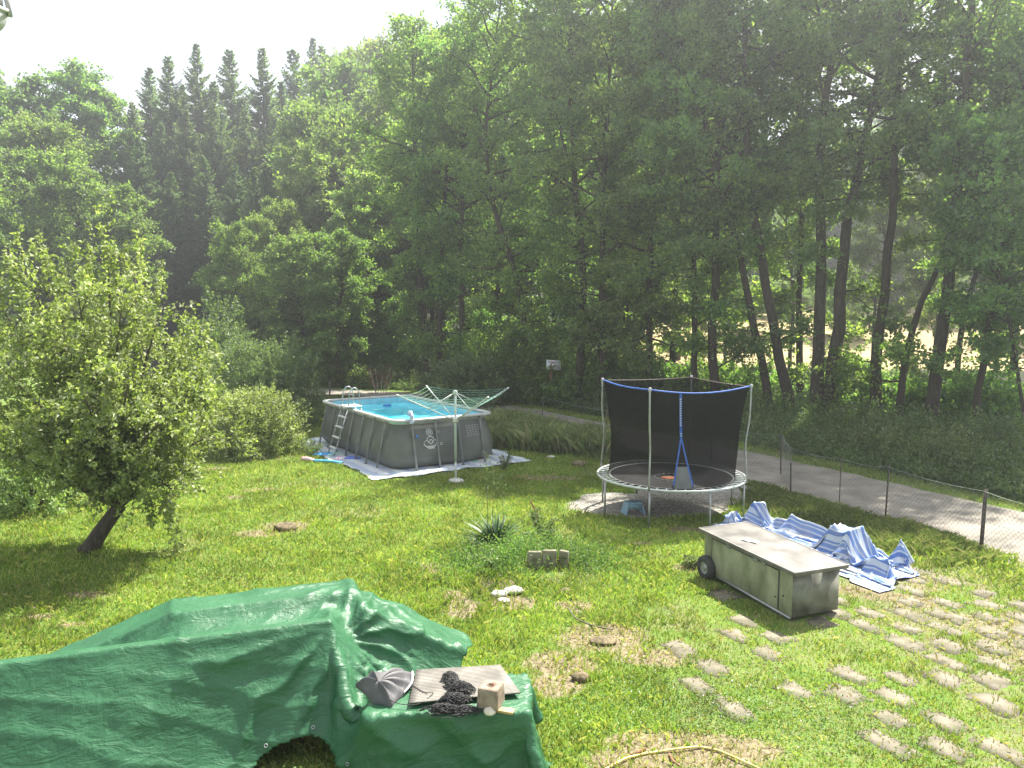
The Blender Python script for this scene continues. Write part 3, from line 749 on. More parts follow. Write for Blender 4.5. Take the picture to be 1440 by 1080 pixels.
# ------------------------------------------------------------------ objects
def V3(*a): return np.array(a, float)
def local_mesh_shift(o, base):      # meshes written in world coordinates, hung under an Empty at BASE
    o.location = (0, 0, 0)
M_white = mat('white_plastic', (0.62, 0.62, 0.60), (0.75, 0.75, 0.73), rough=.45, scale=5)
M_steel = mat('galvanised_tube', (0.30, 0.31, 0.31), (0.46, 0.47, 0.46), rough=.38, metal=.55, scale=7)
M_liner = mat('grey_pool_liner', (0.085, 0.095, 0.08), (0.15, 0.16, 0.135), rough=.42, rough2=.55, scale=1.6, detail=8, bump=.25, bscale=3, bdist=.03)
M_rim = mat('grey_rim', (0.42, 0.42, 0.40), (0.54, 0.54, 0.51), rough=.45, scale=4)
M_leg = mat('grey_leg', (0.17, 0.18, 0.18), (0.26, 0.27, 0.26), rough=.4, scale=4)
M_inner = mat('pool_inner_liner', (0.22, 0.50, 0.58), (0.30, 0.62, 0.70), rough=.5, scale=5)

def water_mat():
    m = bpy.data.materials.new('pool_water'); m.use_nodes = True
    n, l = m.node_tree.nodes, m.node_tree.links; p = n['Principled BSDF']
    p.inputs['Roughness'].default_value = .06; p.inputs['IOR'].default_value = 1.16
    t = n.new('ShaderNodeTexCoord')
    v = n.new('ShaderNodeTexVoronoi'); v.feature = 'SMOOTH_F1'; v.inputs['Scale'].default_value = 2.6
    nz = n.new('ShaderNodeTexNoise'); nz.inputs['Scale'].default_value = 2.0; nz.inputs['Detail'].default_value = 3; nz.inputs['Distortion'].default_value = 1.0
    l.new(t.outputs['Object'], nz.inputs['Vector']); l.new(nz.outputs['Color'], v.inputs['Vector'])
    r = n.new('ShaderNodeValToRGB'); r.color_ramp.elements[0].color = (0.01, 0.50, 0.68, 1); r.color_ramp.elements[1].color = (0.22, 0.80, 0.86, 1)
    r.color_ramp.elements[0].position = .3; r.color_ramp.elements[1].position = .7
    l.new(nz.outputs[0], r.inputs[0]); l.new(r.outputs[0], p.inputs['Base Color'])
    nb = n.new('ShaderNodeTexNoise'); nb.inputs['Scale'].default_value = 5; l.new(t.outputs['Object'], nb.inputs['Vector'])
    b = n.new('ShaderNodeBump'); b.inputs['Strength'].default_value = .25; b.inputs['Distance'].default_value = .03
    l.new(nb.outputs[0], b.inputs['Height']); l.new(b.outputs[0], p.inputs['Normal'])
    return m
# ---- pool
PH = 1.32
pn, pl_, pr_ = P(556, 592.5, PH), P(446, 561.5, PH), P(687, 578, PH)
pdir = (pl_ - pn).normalized(); pang = math.atan2(pdir.y, pdir.x)          # along the long side, away from the near corner
LEN, WID = (pl_ - pn).length, (pr_ - pn).length
LEN, WID = min(LEN, 5.5), min(WID, 2.95)
pc = pn + Vector((math.cos(pang), math.sin(pang), 0)) * LEN / 2 + Vector((math.sin(pang), -math.cos(pang), 0)) * WID / 2
PC = (pc.x, pc.y, float(tz(pc.x, pc.y)))
PC = (pc.x, pc.y, 0.02)
def pw(u, v, z=0.0):      # pool-local (u along the long side, v across, + = towards the road) -> world
    return Vector((PC[0] + u * math.cos(pang) + v * math.sin(pang), PC[1] + u * math.sin(pang) - v * math.cos(pang), PC[2] + z))
def rr_outline(L, W, r, n=8, grow=0.0):
    """rounded rectangle, counter-clockwise, in pool-local coordinates"""
    pts = []
    for cx, cy_, a0 in ((L / 2 - r, W / 2 - r, 0), (-L / 2 + r, W / 2 - r, 90), (-L / 2 + r, -W / 2 + r, 180), (L / 2 - r, -W / 2 + r, 270)):
        for i in range(n + 1):
            a = math.radians(a0 + 90 * i / n); pts.append((cx + (r + grow) * math.cos(a), cy_ + (r + grow) * math.sin(a)))
    # add points on the straight runs
    out = []
    for i, p in enumerate(pts):
        q = pts[(i + 1) % len(pts)]; out.append(p); d = math.hypot(q[0] - p[0], q[1] - p[1])
        m = int(d / .12)
        for j in range(1, m): out.append((p[0] + (q[0] - p[0]) * j / m, p[1] + (q[1] - p[1]) * j / m))
    return np.array(out)
pool = thing('swimming_pool', 'grey above-ground frame pool filled with turquoise water, on a pale sheet', 'pool', PC, pang - 0.0)
# children use local coordinates: x along the long side, y = -v
O0 = rr_outline(LEN, WID, .42)
rows = []
zs = [0.0, .04, .14, .3, .5, .75, 1.0, 1.15, 1.26]
bulge = [-.02, .10, .20, .25, .25, .19, .09, .03, .01]
for z, b in zip(zs, bulge):
    nrm = np.gradient(np.vstack([O0[-2:], O0, O0[:2]]), axis=0)[2:-2]; nrm = np.stack([nrm[:, 1], -nrm[:, 0]], 1); nrm /= np.linalg.norm(nrm, axis=1)[:, None]
    if z == 0: pass
    wob = 1 + .12 * np.sin(np.arange(len(O0)) * .55) * np.sin(z * 3)
    rows.append(np.column_stack([O0 + nrm * (b - .10) * wob[:, None], np.full(len(O0), z)]))
G = np.stack(rows); G = np.concatenate([G, G[:, :1]], 1)
MB().grid(G).build('wall', M_liner, pool, smooth=True)
Oi = rr_outline(LEN - .30, WID - .30, .36)
Gi = np.stack([np.column_stack([Oi, np.full(len(Oi), z)]) for z in (1.27, 1.05, .9)])
Gi = np.concatenate([Gi, Gi[:, :1]], 1)
MB().grid(Gi).build('inner_liner', M_inner, pool, smooth=True)
Wt = rr_outline(LEN - .31, WID - .31, .36)
ww = [Wt * s for s in (1, .8, .6, .4, .2, .02)]
G = np.stack([np.column_stack([w_, np.full(len(w_), 1.10)]) for w_ in ww]); G = np.concatenate([G, G[:, :1]], 1)
MB().grid(G).build('water', water_mat(), pool, smooth=True)
# rim: flat tube frame with chamfered corners
Or = rr_outline(LEN, WID, .30, n=3)
prof = [(-.055, .0), (-.06, .035), (-.03, .06), (.04, .06), (.07, .03), (.065, -.01), (0.0, -.02), (-.055, .0)]
nrm = np.gradient(np.vstack([Or[-2:], Or, Or[:2]]), axis=0)[2:-2]; nrm = np.stack([nrm[:, 1], -nrm[:, 0]], 1); nrm /= np.linalg.norm(nrm, axis=1)[:, None]
G = np.stack([np.column_stack([Or + nrm * a, np.full(len(Or), 1.265 + b)]) for a, b in prof]); G = np.concatenate([G, G[:, :1]], 1)
MB().grid(G).build('rim', M_rim, pool, smooth=False)
def band(z0, z1, off, name, m):
    G = np.stack([np.column_stack([O0 + nrmO * off, np.full(len(O0), z)]) for z in (z0, z1)]); G = np.concatenate([G, G[:, :1]], 1)
    return MB().grid(G).build(name, m, pool, smooth=True)
nrmO = np.gradient(np.vstack([O0[-2:], O0, O0[:2]]), axis=0)[2:-2]; nrmO = np.stack([nrmO[:, 1], -nrmO[:, 0]], 1); nrmO /= np.linalg.norm(nrmO, axis=1)[:, None]
band(1.175, 1.262, -.055, 'liner_hem', mat('pale_hem', (.36, .37, .35), (.46, .47, .45), rough=.5))
def pool_leg(u, v, ou, ov):
    """upright strut that leans out to its foot"""
    mb = MB(); mb.tube([(u, v, 1.24), (u + ou * .05, v + ov * .05, 1.12), (u + ou * .30, v + ov * .30, .02)], .026, 8)
    mb.box((u + ou * .30, v + ov * .30, .012), (.11, .11, .02))
    mb.build('leg', M_leg, pool, smooth=True)
for i in range(7):
    u = -LEN / 2 + .55 + (LEN - 1.1) * i / 6
    for s in (1, -1): pool_leg(u, s * (WID / 2), 0, s)
for i in range(4):
    v = -WID / 2 + .45 + (WID - .9) * i / 3
    for s in (1, -1): pool_leg(s * (LEN / 2), v, s, 0)
# printed mark and text block on the near short side (local x = -LEN/2)
def on_wall(y, z): 
    b = np.interp(z, zs, bulge) - .10
    return V3(-LEN / 2 - b - .012, y, z)
M_print = mat('white_print', (.62, .64, .62), (.7, .7, .68), rough=.6)
mk = MB()
yc = WID / 2 - .95
def stroke(pts, r=.011): mk.tube([on_wall(yc - a, .72 + b) for a, b in pts], r, 4)
circ = lambda cx, cy_, r, a0=0, a1=360, n=14: [(cx + r * math.cos(math.radians(a0 + (a1 - a0) * i / n)), cy_ + r * math.sin(math.radians(a0 + (a1 - a0) * i / n))) for i in range(n + 1)]
stroke(circ(0, .22, .085)); stroke(circ(0, .22, .035), .016)
stroke(circ(0, .0, .11, 20, 160), .012); stroke(circ(0, -.02, .05), .012)
stroke(circ(-.02, .02, .20, 200, 340), .014); stroke([(-.2, -.03), (-.12, .03), (-.05, -.05)]); stroke([(.2, -.03), (.12, .03), (.05, -.05)])
stroke([(-.13, -.14), (.13, -.14)], .016); stroke([(-.10, -.19), (.10, -.19)], .012)
for q in range(3): stroke([(.24, .24 - q * .03), (.32, .24 - q * .03)], .006)
for q in range(2): stroke([(.26, -.08 - q * .04), (.33, -.08 - q * .04)], .010)
for q in range(7):
    for s in range(5): stroke([(1.12 + s * .085, .30 - q * .045), (1.12 + s * .085 + .06, .30 - q * .045)], .0055)
mk.build('printed_mark', M_print, pool)
# small blue sticker
mk2 = MB(); mk2.tube([on_wall(WID / 2 - .55, .86), on_wall(WID / 2 - .60, .86)], .04, 8); mk2.build('sticker', mat('blue_sticker', (.05, .22, .55), rough=.5), pool)
# sheet under the pool
def sheet_grid(u0, u1, v0, v1, nu, nv, seed, zoff=.02):
    U = np.linspace(u0, u1, nu); Vv = np.linspace(v0, v1, nv); UU, VV = np.meshgrid(U, Vv)
    UU = UU + (fbm(UU, VV, .9, seed) - .5) * .7 * (np.abs(UU - (u0 + u1) / 2) / ((u1 - u0) / 2)) ** 4
    VV = VV + (fbm(UU, VV, .8, seed + 3) - .5) * .6 * (np.abs(VV - (v0 + v1) / 2) / ((v1 - v0) / 2)) ** 4
    ZZ = zoff + (fbm(UU, VV, .22, seed + 9) - .4) * .06
    return np.stack([UU, VV, ZZ], -1)
def stripe_mat(name, stripes, rough=.5, trans=.0, dirt=None, scale=1.0):
    """woven sheet with stripes running along U"""
    m = bpy.data.materials.new(name); m.use_nodes = True
    n, l = m.node_tree.nodes, m.node_tree.links; p = n['Principled BSDF']; p.inputs['Roughness'].default_value = rough
    uv = n.new('ShaderNodeUVMap'); uv.uv_map = 'UVMap'; sp = n.new('ShaderNodeSeparateXYZ'); l.new(uv.outputs[0], sp.inputs[0])
    mu = n.new('ShaderNodeMath'); mu.operation = 'MULTIPLY'; mu.inputs[1].default_value = scale; l.new(sp.outputs[1], mu.inputs[0])
    fr = n.new('ShaderNodeMath'); fr.operation = 'FRACT'; l.new(mu.outputs[0], fr.inputs[0])
    r = n.new('ShaderNodeValToRGB'); r.color_ramp.interpolation = 'CONSTANT'
    while len(r.color_ramp.elements) < len(stripes): r.color_ramp.elements.new(.5)
    for e, (q, c) in zip(r.color_ramp.elements, stripes): e.position = q; e.color = ncol(c)
    l.new(fr.outputs[0], r.inputs[0])
    t = n.new('ShaderNodeTexCoord'); nz = n.new('ShaderNodeTexNoise'); nz.inputs['Scale'].default_value = 2.5; nz.inputs['Detail'].default_value = 8; l.new(t.outputs['Object'], nz.inputs['Vector'])
    rr = n.new('ShaderNodeValToRGB'); rr.color_ramp.elements[0].position = .5; rr.color_ramp.elements[1].position = .75; rr.color_ramp.elements[0].color = (0, 0, 0, 1)
    rr.color_ramp.elements[1].color = (.6, .6, .6, 1); l.new(nz.outputs[0], rr.inputs[0])
    mx = n.new('ShaderNodeMix'); mx.data_type = 'RGBA'; l.new(rr.outputs[0], mx.inputs[0]); l.new(r.outputs[0], mx.inputs[6]); mx.inputs[7].default_value = ncol(dirt or (.4, .38, .32))
    l.new(mx.outputs[2], p.inputs['Base Color'])
    nb = n.new('ShaderNodeTexNoise'); nb.inputs['Scale'].default_value = 14; nb.inputs['Detail'].default_value = 5; l.new(t.outputs['Object'], nb.inputs['Vector'])
    b = n.new('ShaderNodeBump'); b.inputs['Strength'].default_value = .35; b.inputs['Distance'].default_value = .02; l.new(nb.outputs[0], b.inputs['Height']); l.new(b.outputs[0], p.inputs['Normal'])
    return m
M_psheet = stripe_mat('pale_sheet', [(0, (.62, .66, .68)), (.5, (.40, .47, .58))], scale=9, dirt=(.5, .42, .34))
G = sheet_grid(-LEN / 2 - .75, LEN / 2 + .75, -WID / 2 - .75, WID / 2 + .85, 80, 50, 4.0, .01)
uvs = np.stack([G[..., 0].ravel() / 4, G[..., 1].ravel() / 4], 1)
sh = thing('ground_sheet', 'pale blue white sheet spread on the grass under the pool', 'ground sheet', PC, pang)
mbs = MB().grid(G); o = mbs.build('sheet', M_psheet, sh, smooth=True, uv=uvs)
# tag single mesh rather than an empty with one child
bpy.data.objects.remove(sh); o.name = 'ground_sheet'; o.location = PC; o.rotation_euler = (0, 0, pang); tag(o, 'pale blue white sheet spread on the grass under the pool', 'ground sheet')
POOL_POLY = [tuple(pw(u, v))[:2] for u, v in ((-LEN / 2 - .8, -WID / 2 - .85), (LEN / 2 + .8, -WID / 2 - .85), (LEN / 2 + .8, WID / 2 + .8), (-LEN / 2 - .8, WID / 2 + .8))]
# ladder over the long near side (local +y side faces the camera's left)
lad = thing('pool_ladder', 'white and steel A-shaped ladder standing over the pool wall', 'ladder', PC, pang)
lu = None
best = 1e9
for q in np.linspace(-LEN / 2, LEN / 2, 200):
    w_ = pw(q, -WID / 2, PH); d_ = (w_ - P(489, 575, PH)).length
    if d_ < best: best, lu = d_, q
yS = WID / 2
for s in (-.24, .24):
    MB().tube([(lu + s, yS + .62, .0), (lu + s, yS + .16, 1.36)], .019, 8).build('outer_leg', M_steel, lad, smooth=True)
    MB().tube([(lu + s, yS - .62, .25), (lu + s, yS - .2, 1.36)], .019, 8).build('inner_leg', M_steel, lad, smooth=True)
    a = [(lu + s, yS + .16, 1.36), (lu + s, yS + .13, 1.75), (lu + s, yS + .06, 1.92), (lu + s, yS - .04, 1.96), (lu + s, yS - .13, 1.9), (lu + s, yS - .18, 1.75), (lu + s, yS - .2, 1.36)]
    MB().tube(smooth_path(a, 18), .017, 8).build('handrail', M_steel, lad, smooth=True)
MB().box((lu, yS - .02, 1.385), (.56, .46, .035)).build('platform', M_white, lad, bevel=.008)
for q in range(4):
    z = .22 + q * .29; y = yS + .62 - .46 * z / 1.36
    MB().box((lu, y, z), (.50, .085, .035)).build('step', M_white, lad, bevel=.006)
for q in range(3):
    z = .5 + q * .29; y = yS - .62 + .42 * (z - .25) / 1.11
    MB().box((lu, y, z), (.50, .085, .035)).build('step', M_white, lad, bevel=.006)
# skimmer in the far corner and blue white thing hung on the near rim, white lamp shape in corner
sk = MB(); sk.lathe([(.0, .02), (.13, .02), (.14, .04), (.12, .06), (.0, .055)], (LEN / 2 - .9, -.35, 1.085), 18)
sk.build('skimmer', mat('blue_plastic', (.03, .12, .45), (.05, .2, .6), rough=.4), pool, smooth=True)
hk = P(578, 587, PH)
mbh = MB(); mbh.tube(smooth_path([(.10, 0, .10), (.04, 0, .20), (-.02, 0, .19), (-.09, 0, .08), (-.10, 0.01, -.10)], 12), np.linspace(.045, .06, 12) * (1 + .2 * np.sin(np.arange(12) * 2.0)), 9)
ob = mbh.build('pool_brush', mat('blue_white_cloth', (.22, .32, .60), (.62, .68, .75), rough=.7, scale=18, lo=.45, hi=.55), None, smooth=True)
hk = pw(-LEN / 2, -(WID / 2 - .42), PH); ob.location = hk; ob.rotation_euler = (0, 0, pang); tag(ob, 'blue and white cloth mop hanging over the near rim of the pool', 'mop')
# corner: pale turquoise edge cushion on the chamfer
cch = MB(); cch.tube(smooth_path([(-LEN / 2 + .35, WID / 2 + .0, 1.235), (-LEN / 2 + .12, WID / 2 - .10, 1.225), (-LEN / 2 + .02, WID / 2 - .33, 1.235)], 8), .028, 8); cch.build('corner_strap', mat('turquoise_strap', (.35, .65, .62), rough=.5), pool, smooth=True)

# toys lying at the foot of the ladder
def noodle(px0, px1, r, m, label, name='foam_noodle', cat='foam noodle', z=.06, group=None, lift=.0):
    a, b = P(*px0), P(*px1); a.z = b.z = z
    mid_ = (a + b) / 2 + Vector((.0, .05, .015 + lift))
    o = MB().tube(smooth_path([a, mid_, b], 12), r, 10).build(name, m, None, smooth=True); return tag(o, label, cat, group)
noodle((441, 651), (481, 654), .035, mat('blue_foam', (.08, .42, .62), (.12, .5, .7), rough=.6), 'light blue foam tube lying in the grass edge of the pale sheet')
noodle((425, 648), (441, 651), .055, mat('pink_foam', (.75, .25, .35), (.8, .65, .6), rough=.6, scale=20, lo=.48, hi=.52), 'short pink and white foam end beside the blue tube', cat='foam toy', name='foam_toy')
def blob(px, py, sx, sy, sz, m, name, label, cat, seed=0, group=None, rz=0.0, base=None, zoff=0.0, cut=0.0):
    R_ = np.random.default_rng(seed); c = P(px, py) if base is None else Vector(base)
    if base is None: c.z = float(tz(c.x, c.y)) + .01
    th = np.linspace(0, 2 * PI, 17)[:-1]; ph = np.linspace(-PI / 2, PI / 2, 9)
    TT, PP = np.meshgrid(th, ph); d = np.stack([np.cos(TT) * np.cos(PP), np.sin(TT) * np.cos(PP), np.sin(PP)], -1)
    r = 1 + (fbm(d[..., 0] * 1.3 + d[..., 2], d[..., 1] * 1.3 - d[..., 2], .7, seed + .3) - .5) * .5
    G = d * r[..., None] * np.array([sx, sy, sz]); G[..., 2] = np.maximum(G[..., 2], -sz * .35) + sz * .35 + zoff
    G[0, :, :2] *= .01; G[-1, :, :2] *= .01
    G = np.concatenate([G, G[:, :1]], 1)
    o = MB().grid(G).build(name, m, None, smooth=True); o.location = c; o.rotation_euler = (0, 0, rz); tag(o, label, cat, group); return o
blob(456, 640, .36, .22, .05, mat('blue_mat_toy', (.03, .2, .5), (.06, .32, .62), rough=.5), 'inflatable_toy', 'flat deflated dark blue toy by the foot of the ladder', 'pool toy', 3)
blob(495, 646, .26, .16, .05, mat('navy_toy', (.05, .1, .45), (.1, .2, .6), rough=.5), 'swim_ring', 'crumpled navy swim ring on the sheet right of the ladder foot', 'pool toy', 5)
blob(478, 647, .16, .12, .06, mat('mixed_toy', (.65, .2, .3), (.75, .75, .8), rough=.5, scale=14, lo=.45, hi=.55), 'toy_bag', 'small pink and white toy bag among the pool toys', 'pool toy', 7)
noodle((462, 645), (480, 641), .02, mat('mint_foam', (.35, .7, .55), rough=.6), 'thin mint green pole lying across the dark blue toy', name='net_pole', cat='pole', z=.1)
blob(668, 650, .16, .13, .05, mat('green_cloth', (.12, .30, .22), (.2, .42, .32), rough=.7), 'cloth_bundle', 'small dark green cloth bundle at the right foot of the pool', 'cloth', 8)

# ---- rotary clothes line
cb = P(641, 678); cb.z = float(tz(cb.x, cb.y))
dr = thing('clothes_line', 'grey green rotary washing line with empty green cords, opened in front of the pool', 'rotary clothes line', cb)
M_mast = mat('mast_grey_green', (.40, .50, .46), (.52, .60, .56), rough=.4, scale=5)
M_galv = mat('grey_arm', (.52, .56, .53), (.62, .65, .62), rough=.4, scale=5)
MB().tube([(0, 0, .0), (0, 0, .55)], .024, 10).build('ground_socket', M_galv, dr, smooth=True)
MB().tube([(0, 0, .5), (.0, 0, 2.2)], .030, 10).build('mast', M_mast, dr, smooth=True)
MB().lathe([(.0, 2.24), (.05, 2.23), (.06, 2.17), (.045, 2.12), (.03, 2.11)], n=12).build('top_hub', M_mast, dr, smooth=True)
MB().lathe([(.03, 1.60), (.06, 1.58), (.065, 1.50), (.05, 1.46), (.03, 1.45)], n=12).build('arm_hub', M_white, dr, smooth=True)
tips = []
for q in range(4):
    a = math.radians(33 + 90 * q); tip = V3(1.50 * math.cos(a), 1.50 * math.sin(a), 2.20); tips.append(tip)
    root = V3(.05 * math.cos(a), .05 * math.sin(a), 1.53)
    arm = MB(); arm.tube([root, tip], .014, 8).build('arm', M_galv, dr, smooth=True)
    MB().tube([root + (tip - root) * .46, V3(.04 * math.cos(a), .04 * math.sin(a), 2.17)], .009, 6).build('strut', M_galv, dr, smooth=True)
    MB().tube([tip - (tip - root) * .02, tip + (tip - root) * .02], .022, 8).build('end_cap', M_white, dr, smooth=True)
cords = MB()
for s in np.linspace(.42, .99, 8):
    for q in range(4):
        r0_ = V3(.05, 0, 0); A0 = V3(0, 0, 1.53); a = A0 + (tips[q] - A0) * s; b = A0 + (tips[(q + 1) % 4] - A0) * s
        t_ = np.linspace(0, 1, 7)[:, None]; pth = a + (b - a) * t_; pth[:, 2] -= .07 * s * (1 - (2 * t_[:, 0] - 1) ** 2)
        cords.tube(pth, .0045, 4, cap=False)
cords.build('cord', mat('green_cord', (.16, .36, .27), (.22, .44, .34), rough=.5), dr)
M_conc = mat('pale_concrete', (.42, .40, .35), (.58, .56, .50), rough=.95, scale=9, bump=.4, bscale=40)
blob(0, 0, .21, .19, .07, M_conc, 'base', None, None, 4, base=cb).parent = None
bs = bpy.data.objects['base']; bs.parent = dr; bs.location = (0, 0, 0)

# ---- trampoline
TR = 1.50; TZ = .76
tb = Vector((TRAMP.x, TRAMP.y, 0.0)); tb.z = 0.0
tr = thing('trampoline', 'round garden trampoline with black safety net and blue straps, on a gravel patch', 'trampoline', tb)
M_ring = mat('ring_tube', (.42, .46, .44), (.55, .58, .56), rough=.35, metal=.3)
th = np.linspace(0, 2 * PI, 65)
MB().tube(np.stack([TR * np.cos(th), TR * np.sin(th), np.full(65, TZ)], 1), .024, 8, cap=False).build('frame_ring', M_ring, tr, smooth=True)
th = np.linspace(0, 2 * PI, 48, endpoint=False)
M_matf = mat('mat_fabric', (.018, .018, .019), (.032, .032, .034), rough=.6, scale=30)
mm = MB(); prof = [(0.001, TZ - .075), (.5, TZ - .06), (.9, TZ - .035), (1.2, TZ - .015), (1.27, TZ - .01), (1.275, TZ - .03)]
mm.lathe(prof, n=64); mm.build('mat', M_matf, tr, smooth=True)
edge = MB(); edge.lathe([(1.235, TZ - .004), (1.272, TZ + .002)], n=64); edge.build('mat_edge', mat('pale_edge_tape', (.5, .52, .5), rough=.6), tr)
spm = MB()
for q in range(48):
    a = 2 * PI * q / 48; c, s = math.cos(a), math.sin(a)
    spm.tube([(1.27 * c, 1.27 * s, TZ - .01), (1.32 * c, 1.32 * s, TZ - .005), (1.44 * c, 1.44 * s, TZ), (1.49 * c, 1.49 * s, TZ)], [.006, .014, .014, .006], 5)
spm.build('spring', mat('spring_wire', (.38, .41, .42), (.5, .53, .54), rough=.4), tr, smooth=True)
tr.children[-1]['kind'] = 'stuff'
# printed orange mark with ring
lg = MB()
for r0_, r1_, z in ((.0, .17, 0),):
    pts = [(0.001, TZ - .062), (.19, TZ - .060)]
    lg.lathe(pts, n=28, M=np.diag([1.0, .72, 1.0]))
lg.build('orange_mark', mat('orange_print', (.55, .12, .04), (.7, .3, .12), rough=.6, scale=26, lo=.45, hi=.55), tr)
lg = MB()
for a0 in range(0, 360, 20):
    a = math.radians(a0); a2 = math.radians(a0 + 12)
    lg.tube([(.33 * math.cos(x), .33 * math.sin(x), TZ - .052) for x in (a, (a + a2) / 2, a2)], .009, 4)
for q in range(-3, 4): lg.tube([(q * .045 - .012, -.03, TZ - .052), (q * .045 + .012, .03, TZ - .052)], .006, 4)
lg.build('printed_ring', M_print, tr)
POLE = [math.radians(63 + 90 * q) for q in range(4)]
HN = 1.90                                   # net height above the ring
tops = []
for q, a in enumerate(POLE):
    c, s = math.cos(a), math.sin(a)
    lean = (0.06, -.02, .04, .03)[q]
    base_ = V3((TR + .03) * c, (TR + .03) * s, TZ - .02)
    top = V3((TR + .03 + lean) * c, (TR + .03 + lean) * s, TZ + HN)
    mid1 = base_ + (top - base_) * .42 - V3(c, s, 0) * .07
    tops.append(top)
    MB().tube(smooth_path([base_, base_ * .8 + mid1 * .2, mid1, base_ * .35 + top * .65, top], 16), .019, 8).build('net_pole', M_steel, tr, smooth=True)
    MB().lathe([(.0, .05), (.028, .04), (.03, -.03), (.02, -.035)], top, 10).build('pole_cap', mat('cap_grey', (.4, .4, .42), rough=.5), tr, smooth=True)
for q in range(8):
    a = math.radians(63 + 45 * q); c, s = math.cos(a), math.sin(a); r_l = TR - .02
    MB().tube([(r_l * c, r_l * s, TZ - .01), (r_l * c, r_l * s, .02)], .020, 8).build('leg', M_steel, tr, smooth=True)
# net: round at the mat, four-cornered at the top
nt, nzv = 96, 22
ths = np.linspace(0, 2 * PI, nt + 1)
def top_pt(a):
    # point on the slack band between neighbouring poles
    k_ = ((a - POLE[0]) % (2 * PI)) / (PI / 2); i = int(k_) % 4; f = k_ - int(k_)
    A_, B_ = tops[i], tops[(i + 1) % 4]
    p = A_ * (1 - f) + B_ * f; sag = math.sin(f * PI)
    out_ = unit(V3(math.cos(a), math.sin(a), 0))
    p = p + out_ * .22 * sag * (.4 if i == 2 else .3); p[2] -= (.09 if i == 2 else .03) * sag
    return p - out_ * .03
G = np.zeros((nzv, nt + 1, 3))
for j, a in enumerate(ths):
    b = V3(1.28 * math.cos(a), 1.28 * math.sin(a), TZ); t_ = top_pt(a)
    for i in range(nzv):
        f = i / (nzv - 1)
        f2 = f ** .85
        p = b * (1 - f2) + t_ * f2; inn = math.sin(f * PI) * .06 + .02 * math.sin(a * 5 + f * 4) * math.sin(f * PI)
        p = p - V3(math.cos(a), math.sin(a), 0) * inn; p[2] = TZ + (t_[2] - TZ) * f; G[i, j] = p
G[:, -1] = G[:, 0]
def net_mat():
    m = bpy.data.materials.new('black_netting'); m.use_nodes = True
    n, l = m.node_tree.nodes, m.node_tree.links; n.clear()
    o_ = n.new('ShaderNodeOutputMaterial'); d = n.new('ShaderNodeBsdfDiffuse'); d.inputs[0].default_value = (.012, .014, .013, 1)
    t = n.new('ShaderNodeBsdfTransparent'); mx = n.new('ShaderNodeMixShader')
    tc_ = n.new('ShaderNodeTexCoord'); nz_ = n.new('ShaderNodeTexNoise'); nz_.inputs['Scale'].default_value = 1.6; nz_.inputs['Detail'].default_value = 4; l.new(tc_.outputs['Object'], nz_.inputs['Vector'])
    mr = n.new('ShaderNodeMapRange'); mr.inputs[1].default_value = .3; mr.inputs[2].default_value = .7; mr.inputs[3].default_value = .20; mr.inputs[4].default_value = .36; l.new(nz_.outputs[0], mr.inputs[0])
    l.new(mr.outputs[0], mx.inputs[0])
    l.new(t.outputs[0], mx.inputs[2]); l.new(d.outputs[0], mx.inputs[1]); l.new(mx.outputs[0], o_.inputs[0]); return m
MB().grid(G).build('safety_net', net_mat(), tr, smooth=True)
M_blue = mat('blue_webbing', (.02, .09, .38), (.04, .14, .5), rough=.6)
bp_ = np.array([top_pt(a) for a in ths]) ; 
front = [j for j, a in enumerate(ths) if 150 <= math.degrees(a) <= 336]
MB().tube(bp_[front] + V3(0, 0, .0), .017, 6).build('top_strap', M_blue, tr)
back = [j for j, a in enumerate(ths) if math.degrees(a) >= 335] + [j for j, a in enumerate(ths) if math.degrees(a) <= 152]
MB().tube(bp_[back], .011, 6).build('top_cord', mat('brown_cord', (.14, .11, .09), rough=.7), tr)
# entrance: upright strap splitting into two, with white letters, on the front of the net
def on_net(a, z, off=.02):
    f = np.clip((z - TZ) / (top_pt(a)[2] - TZ), 0, 1); x = f * (nzv - 1); i = min(int(x), nzv - 2); g = x - i
    jj = (a % (2 * PI)) / (2 * PI) * nt; j = int(jj) % nt; h_ = jj - int(jj)
    p = (G[i, j] * (1 - g) + G[i + 1, j] * g) * (1 - h_) + (G[i, j + 1] * (1 - g) + G[i + 1, j + 1] * g) * h_
    return p + V3(math.cos(a), math.sin(a), 0) * off
aD = math.radians(269.0)
def ribbon(pts, w):
    pts = np.array(pts); t = np.gradient(pts, axis=0); s_ = unit(np.cross(t, V3(math.cos(aD), math.sin(aD), 0)))
    return MB().grid(np.stack([pts - s_ * w / 2, pts + s_ * w / 2]))
z_t = top_pt(aD)[2]
ribbon([on_net(aD, z) for z in np.linspace(z_t, TZ + .98, 10)], .05).build('door_strap', M_blue, tr)
for s_ in (-1, 1):
    ribbon([on_net(aD + s_ * .148 * f, TZ + .98 - (.96) * f, .02) for f in np.linspace(0, 1, 10)], .03).build('door_strap', M_blue, tr)
    MB().tube([on_net(aD + s_ * .148, TZ + .06, .03), on_net(aD + s_ * .165, TZ - .0, .04) + V3(0, -.05, -.03)], .018, 6).build('buckle', mat('black_buckle', (.02, .02, .02), rough=.5), tr)
lt = MB()
Rl = np.random.default_rng(9)
for q in range(12):
    z = z_t - .12 - q * .045
    lt.tube([on_net(aD - .008, z, .027), on_net(aD + .008, z + Rl.uniform(-.01, .01), .027)], .009, 4); lt.tube([on_net(aD - .009, z - .015, .027), on_net(aD - .009, z + .012, .027)], .006, 4)
for q in range(2): lt.tube([on_net(aD - .008, z_t - .78 - q * .04, .027), on_net(aD + .008, z_t - .78 - q * .04, .027)], .009, 4)
